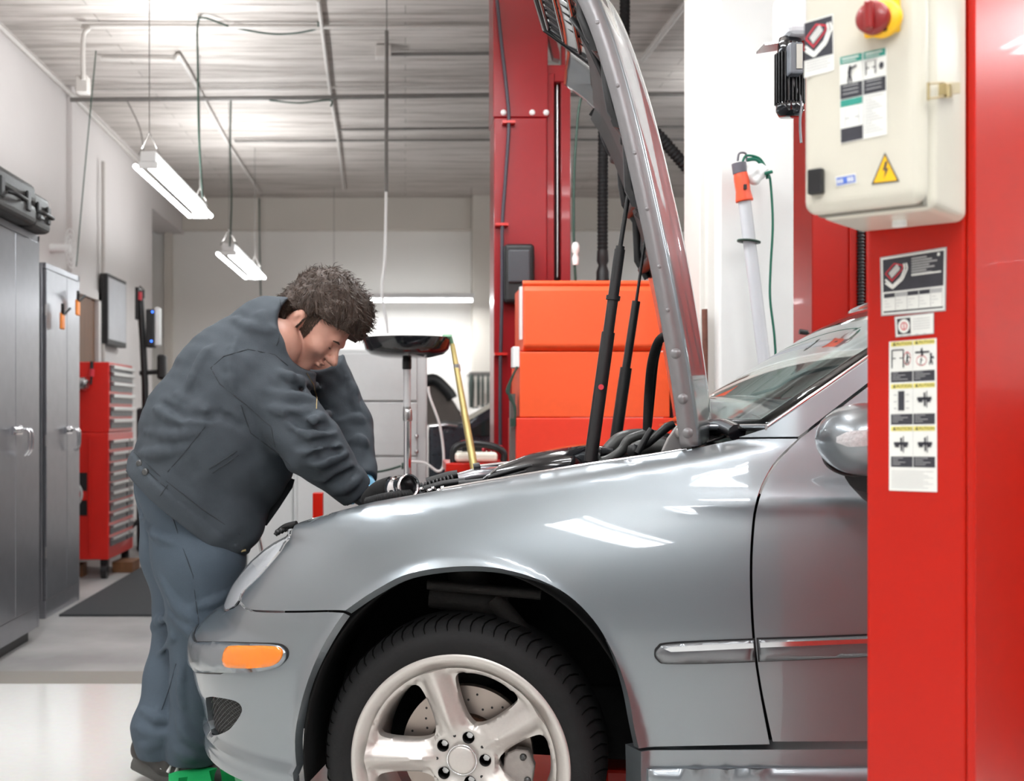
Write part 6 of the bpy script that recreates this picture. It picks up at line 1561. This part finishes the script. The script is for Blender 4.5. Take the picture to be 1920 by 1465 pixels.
def logo(it, u0, v0, u1, v1, c, base=2):
    """dark square with red diamond, striped block and white curved chevron"""
    f = lambda a, b: (u0+(u1-u0)*a, v0+(v1-v0)*b)
    it.append((polyq([f(0, 0), f(1, 0), f(1, 1), f(0, 1)], c), 1, base))
    def sg(a, b, d, e, w, mi, lay):
        dx, dy = d-a, e-b; l = math.hypot(dx, dy); nx, ny = -dy/l*w, dx/l*w
        it.append((polyq([f(a+nx, b+ny), f(d+nx, e+ny), f(d-nx, e-ny), f(a-nx, b-ny)], c), mi, lay))
    for (a, b, d, e) in ((.05, .42, .42, .12), (.42, .12, .78, .22), (.05, .42, .30, .66), (.30, .70, .74, .36), (.74, .36, .78, .22)): sg(a, b, d, e, .022, 4, base+1)
    sg(.24, .50, .60, .22, .10, 5, base+1); 
    for k in range(4): sg(.20+.03*k, .44+.05*k, .56+.03*k, .17+.05*k, .012, 0, base+2)
    for (o, w) in ((0, .035), (.11, .035)):
        sg(.04, .62+o, .34, .86+o*.7, w, 0, base+2); sg(.34, .86+o*.7, .70+o*.6, .62+o*.5, w, 0, base+2); sg(.70+o*.6, .62+o*.5, .86+o, .34, w, 0, base+2); sg(.86+o, .34, .82+o*.9, .16, w, 0, base+2)
# upper identification plate
c = [(1650, 483), (1775, 463), (1773, 583), (1652, 593)]; it = [(quadp(0, 0, 1, 1, c), 5, 0), (quadp(.02, .02, .98, .98, c), 0, 1), (quadp(.04, .05, .96, .60, c), 1, 2)]
logo(it, .06, .08, .42, .58, c, 3)
for k in range(7): it.append((quadp(.47, .09+k*.042, .70+.2*((k*7) % 5)/5, .115+k*.042, c), 5, 3))
it.append((quadp(.47, .36, .92, .385, c), 0, 3)); it.append((quadp(.86, .07, .90, .12, c), 0, 3))
for k in range(5):
    it.append((quadp(.05+.18*k, .63, .215+.18*k, .70, c), 1 if k in (0, 2, 3) else 5, 2)); it.append((quadp(.222+.18*k, .62, .226+.18*k, .92, c), 1, 2))
    for j in range(3): it.append((quadp(.06+.18*k, .75+.05*j, .10+.18*k+.03*((j+k) % 3), .757+.05*j, c), 5, 2))
it.append((quadp(.04, .925, .96, .95, c), 1, 2)); 
sticker('identification_label', it, SM, t, .0012, label='black and white identification label with emblem')
c = [(1677, 594), (1751, 586), (1751, 626), (1679, 633)]; it = [(quadp(0, 0, 1, 1, c), 5, 0), (quadp(.02, .04, .98, .96, c), 0, 1), (quadp(.06, .12, .40, .88, c), 1, 2), (disc(.23, .5, .15, .34, c), 0, 3), (disc(.23, .5, .09, .2, c), 4, 4), (disc(.23, .5, .065, .15, c), 0, 5), (seg(.23, .36, .23, .66, .012, c), 4, 6)]
for k in range(5): it.append((quadp(.46, .2+.12*k, .90, .225+.12*k, c), 5, 2))
for k in range(4): it.append((quadp(.12+.2*k, .93, .2+.2*k, .955, c), 5, 2))
sticker('certification_label', it, SM, t, .0012, label='small white certification label with round mark')
# caution sheet
c = [(1667, 641), (1756, 634), (1757, 923), (1667, 920)]; it = [(quadp(0, 0, 1, 1, c), 0, 0)]
def man(u, v, s, mi=1, lean=0):
    it.append((disc(u+lean*s, v-.030*s, .022*s, .008*s, c, 10), mi, 3)); it.append((seg(u+lean*s, v-.022*s, u, v+.0*s, .018*s, c), mi, 3)); it.append((seg(u, v, u-.03*s, v+.03*s, .010*s, c), mi, 3)); it.append((seg(u, v, u+.03*s, v+.03*s, .010*s, c), mi, 3)); it.append((seg(u, v-.016*s, u+.06*s, v-.008*s, .006*s, c), mi, 3))
for r in range(3):
    y0 = .005+.283*r
    for q in range(2):
        x0 = .04+.47*q; it.append((quadp(x0, y0, x0+.45, y0+.030, c), 2, 1)); it.append((quadp(x0, y0+.200, x0+.45, y0+.270, c), 1, 1))
        it.append((polyq([(x0+.04, y0+.024), (x0+.10, y0+.024), (x0+.07, y0+.006)], c), 1, 2))
        for k in range(4): it.append((quadp(x0+.03, y0+.208+.014*k, x0+.15+.05*((k*3+q+r) % 5), y0+.212+.014*k, c), 5, 2))
    it.append((quadp(.497, y0, .503, y0+.27, c), 5, 1))
it.append((seg(.06, .06, .30, .06, .004, c), 1, 3)); it.append((seg(.06, .06, .06, .18, .012, c), 1, 3)); it.append((seg(.30, .06, .30, .18, .012, c), 1, 3)); it.append((seg(.06, .115, .14, .115, .003, c), 1, 3)); it.append((seg(.30, .115, .22, .115, .003, c), 1, 3))
it.append((disc(.38, .12, .075, .045, c), 4, 2)); it.append((disc(.38, .12, .065, .038, c), 0, 3)); man(.38, .125, 1.1)
it.append((seg(.55, .085, .85, .085, .006, c), 1, 3)); it.append((seg(.68, .06, .70, .11, .02, c), 1, 3)); it.append((disc(.68, .14, .11, .035, c), 4, 2)); it.append((disc(.68, .14, .10, .029, c), 0, 3)); man(.66, .145, .8, 1, .03); man(.88, .135, 1.1)
it.append((quadp(.19, .335, .32, .465, c), 1, 2))
for k in range(3): it.append((seg(.10, .36+.045*k, .16, .36+.045*k, .003, c), 5, 2)); it.append((seg(.35, .36+.045*k, .42, .36+.045*k, .003, c), 5, 2))
for (u, v) in ((.74, .39), (.25, .685), (.75, .685)):
    it.append((seg(u-.15, v, u+.15, v, .010, c), 1, 3)); it.append((seg(u, v-.04, u+.01, v+.05, .018, c), 1, 3)); it.append((seg(u-.13, v+.012, u-.04, v+.012, .012, c), 1, 3)); it.append((seg(u+.04, v+.012, u+.13, v+.012, .012, c), 1, 3)); it.append((seg(u+.05, v-.05, u+.05, v+.06, .008, c), 1, 3))
for k in range(9): it.append((quadp(.05, .868+.0135*k, .92-.1*((k*5) % 3), .8705+.0135*k, c), 5, 1))
cau = sticker('caution_label', it, SM, t, .0012, label='tall white caution label with pictograms and yellow headings')
def text(s, name, size, origin, xdir, zdir, mt_, parent, align='CENTER', extr=.0):
    cu = bpy.data.curves.new(name, 'FONT'); cu.body = s; cu.size = size; cu.align_x = align; cu.align_y = 'CENTER'
    o = bpy.data.objects.new(name, cu); COL.objects.link(o); bpy.context.view_layer.update()
    dg = bpy.context.evaluated_depsgraph_get(); me = bpy.data.meshes.new_from_object(o.evaluated_get(dg)); bpy.data.objects.remove(o)
    xd = Vector(xdir).normalized(); zd = Vector(zdir).normalized(); nn = xd.cross(zd)
    L = root_of(parent).location
    for v in me.vertices: v.co = Vector(origin)+xd*v.co.x+zd*v.co.y-L
    me.materials.clear(); me.materials.append(mt_); o = bpy.data.objects.new(name, me); COL.objects.link(o); o.parent = parent
    return o
for r in range(3):
    for q in range(2):
        px, py = qpt(.04+.47*q+.245, .020+.283*r, c); text('CAUTION', 'caution_text', .0060, onface(px, py, .0024), -V1, (0, 0, 1), INK, cau)
# control box
BT = .20; BW = .150
BF = K+N1*BT      # front plane of box door
def onbox(px, py, off=.001): return ray_plane(px, py, BF+N1*off, N1)
cor = onbox(1730, 100, 0); lef = onbox(1503, 100, 0); BW = (Vector((lef.x, lef.y))-Vector((cor.x, cor.y))).length; zb_ = onbox(1600, 392, 0).z; zt_ = zb_+.36
cor = Vector((cor.x, cor.y, 0))
box = thing('control_box', 'cream electrical control box with red rotary switch on the foreground post', 'control box', (cor.x, cor.y, zb_))
b0 = Vector((cor.x, cor.y, zb_))
m = M(); m.obox(b0+V1*BW, -V1*BW, V2_*.036, (0, 0, zt_-zb_)); bd = m.build('door', CREAM, box, bevel=.018, seg=6)
m = M(); m.obox(b0+V1*(BW-.008)+V2_*.042-Vector((0, 0, .004)), -V1*(BW-.006), V2_*(BT-.044), (0, 0, zt_-zb_+.008)); m.build('body', CREAM, box, bevel=.014, seg=5)
m = M(); m.obox(b0+V1*(BW-.012)+V2_*.030, -V1*(BW-.020), V2_*.02, (0, 0, zt_-zb_-.01)); m.build('gasket', mat('gasket', (.2, .19, .16), .6), box)
def boxthing(px, py, half, h, mt_, name, bev=.003, off=0, parent=None):
    a = onbox(px, py, off); mm_ = M(); mm_.obox(a+V1*half[0]-Vector((0, 0, half[1])), -V1*2*half[0], N1*h, (0, 0, 2*half[1])); return mm_.build(name, mt_, parent or box, bevel=bev)
# rotary switch
sw = boxthing(1656, 34, (.0235, .024), .008, YELP, 'switch_plate', .003)
ca = onbox(1646, 40, .008); 
m = M(); m.lathe([(.0245, 0), (.0245, .008), (.022, .010), (.0001, .010)], ca+V1*(-.008), N1, 40); m.build('switch_disc', YELP, sw)
m = M(); m.lathe([(.021, .010), (.0215, .024), (.019, .026), (.0001, .026)], ca, N1, 40); kn = m.build('switch_knob', mat('knob_red', (.26, .010, .010), .35, coat=.3), sw)
m = M(); q = ca+N1*.026; m.obox(q+V1*.0055-Vector((0, 0, .019)), -V1*.011, N1*.014, (0, 0, .038)); m.build('knob_grip', mat('knob_red', (0, 0, 0)), kn, bevel=.003)
m = M(); m.lathe([(.003, .001), (.0001, .001)], onbox(1660, 55, .018), N1, 12); m.build('plate_slot', BLACK, sw)
boxthing(1533, 342, (.0105, .0175), .012, BLACK, 'door_lock', .002)
c = [(1508, 42), (1562, 26), (1564, 132), (1508, 146)]; it = [(quadp(0, 0, 1, 1, c), 0, 0)]; logo(it, 0, 0.02, .97, .70, c, 1)
for k in range(4): it.append((quadp(.04, .74+.05*k, .9-.1*(k % 2), .755+.05*k, c), 5, 1))
sticker('emblem_label', it, SM, bd, .001, onbox, label='dark square emblem label')
c = [(1574, 108), (1662, 89), (1663, 252), (1576, 270)]; it = [(quadp(0, 0, 1, 1, c), 0, 0)]
for q in range(2):
    x0 = .01+.5*q; it.append((quadp(x0, .0, x0+.47, .085, c), 3, 1)); it.append((quadp(x0, .32, x0+.47, .49, c), 1, 1))
    for k in range(3): it.append((quadp(x0+.05, .34+.045*k, x0+.38, .35+.045*k, c), 5, 2)); 
    it.append((quadp(x0+.04, .02, x0+.40, .035, c), 0, 2)); it.append((quadp(x0+.04, .055, x0+.34, .065, c), 0, 2))
it.append((quadp(.01, .50, .48, .58, c), 3, 1)); it.append((quadp(.01, .83, .48, .99, c), 1, 1)); it.append((quadp(.49, .0, .50, .99, c), 5, 2))
it.append((disc(.22, .135, .03, .018, c, 10), 1, 3)); it.append((seg(.22, .15, .20, .22, .035, c), 1, 3)); it.append((seg(.20, .21, .17, .31, .018, c), 1, 3)); it.append((seg(.21, .21, .25, .31, .018, c), 1, 3)); it.append((seg(.22, .16, .36, .13, .012, c), 1, 3))
it.append((seg(.56, .12, .56, .27, .012, c), 1, 3)); it.append((seg(.76, .12, .76, .27, .012, c), 1, 3)); it.append((seg(.56, .19, .63, .19, .006, c), 1, 3)); it.append((seg(.76, .19, .69, .19, .006, c), 1, 3)); it.append((disc(.89, .19, .05, .04, c, 12), 1, 3)); it.append((seg(.53, .11, .8, .11, .003, c), 1, 3))
it.append((seg(.1, .62, .1, .81, .006, c), 5, 3)); it.append((seg(.40, .62, .40, .81, .006, c), 5, 3)); it.append((seg(.1, .72, .2, .72, .006, c), 5, 3)); it.append((seg(.4, .72, .3, .72, .006, c), 5, 3)); it.append((seg(.1, .62, .4, .62, .003, c), 5, 3))
for k in range(13): it.append((quadp(.53, .52+.034*k, .93-.08*((k*3) % 4), .527+.034*k, c), 5, 2))
sticker('instruction_label', it, SM, bd, .001, onbox, label='green and white instruction label with pictograms')
c = [(1566, 332), (1604, 325), (1606, 343), (1568, 351)]; it = [(quadp(0, 0, 1, 1, c), 0, 0), (quadp(.04, .12, .96, .88, c), 6, 1)]
for k in range(3): it.append((quadp(.08+.1*k, .3, .14+.1*k, .72, c), 0, 2)); it.append((quadp(.58+.11*k, .25, .65+.11*k, .75, c), 0, 2))
sticker('voltage_label', it, SM, bd, .001, onbox, label='small blue and white voltage label')
it = [([(1659, 286), (1686, 340), (1634, 346)], 1, 0), ([(1659, 291), (1682, 338), (1638, 343)], 7, 1), ([(1660, 302), (1655, 320), (1660, 319), (1657, 336), (1666, 315), (1661, 316), (1664, 303)], 1, 2)]
sticker('hazard_label', it, SM, bd, .001, onbox, label='yellow triangle high voltage label')
# side latch
sp = cor-V1*.0
def onside(px, py, off=0.): return ray_plane(px, py, sp-V1*off, -V1)
m = M(); a = onside(1740, 158, .004); b = onside(1742, 186, .004); 
m.tube([onside(1741, 155, .006), onside(1741, 188, .006)], .0022, 8); m.tube([onside(1741, 157, .007), onside(1768, 155, .009)], .0016, 8); m.tube([onside(1741, 185, .007), onside(1768, 182, .009)], .0016, 8)
m.obox(onside(1757, 180, .0), onside(1784, 178, 0)-onside(1757, 180, 0), -V1*.012, (0, 0, .016)); m.tube([onside(1778, 160, .012), onside(1778, 182, .012)], .005, 10)
m.build('latch', mat('latch_brass', (.55, .45, .25), .35, .9), box, bevel=.001)
m = M(); m.tube([onside(1641, 395, 0)+Vector((0, 0, 0)), onside(1641, 395, 0)], .001, 4) if False else None
c0 = b0+V1*BW*.42+V2_*.12; m.tube([c0+Vector((0, 0, .0)), c0-Vector((0, 0, .012))], .010, 14); m.build('cable_gland', WHITE, box)

# ------------------------------------------------------------------ camera, world, view
cam = bpy.data.cameras.new('camera'); co_ = bpy.data.objects.new('camera', cam); COL.objects.link(co_); SC.camera = co_
co_.location = (0, 0, H); co_.rotation_euler = (PI/2, 0, 0); cam.sensor_fit = 'HORIZONTAL'; cam.sensor_width = 36; cam.lens = 36*F/1920; cam.shift_x = (960-CX)/1920; cam.shift_y = (CY-732.5)/1920; cam.clip_start = .05
cam.dof.use_dof = True; cam.dof.focus_distance = 2.85; cam.dof.aperture_fstop = 4.2
w = bpy.data.worlds.new('world'); SC.world = w; w.use_nodes = True; bg = w.node_tree.nodes['Background']; bg.inputs[0].default_value = (.85, .92, 1, 1); bg.inputs[1].default_value = .28
SC.view_settings.view_transform = 'Standard'; SC.view_settings.look = 'None'; SC.view_settings.gamma = 1; SC.view_settings.exposure = 0.; SC.view_settings.use_curve_mapping = False
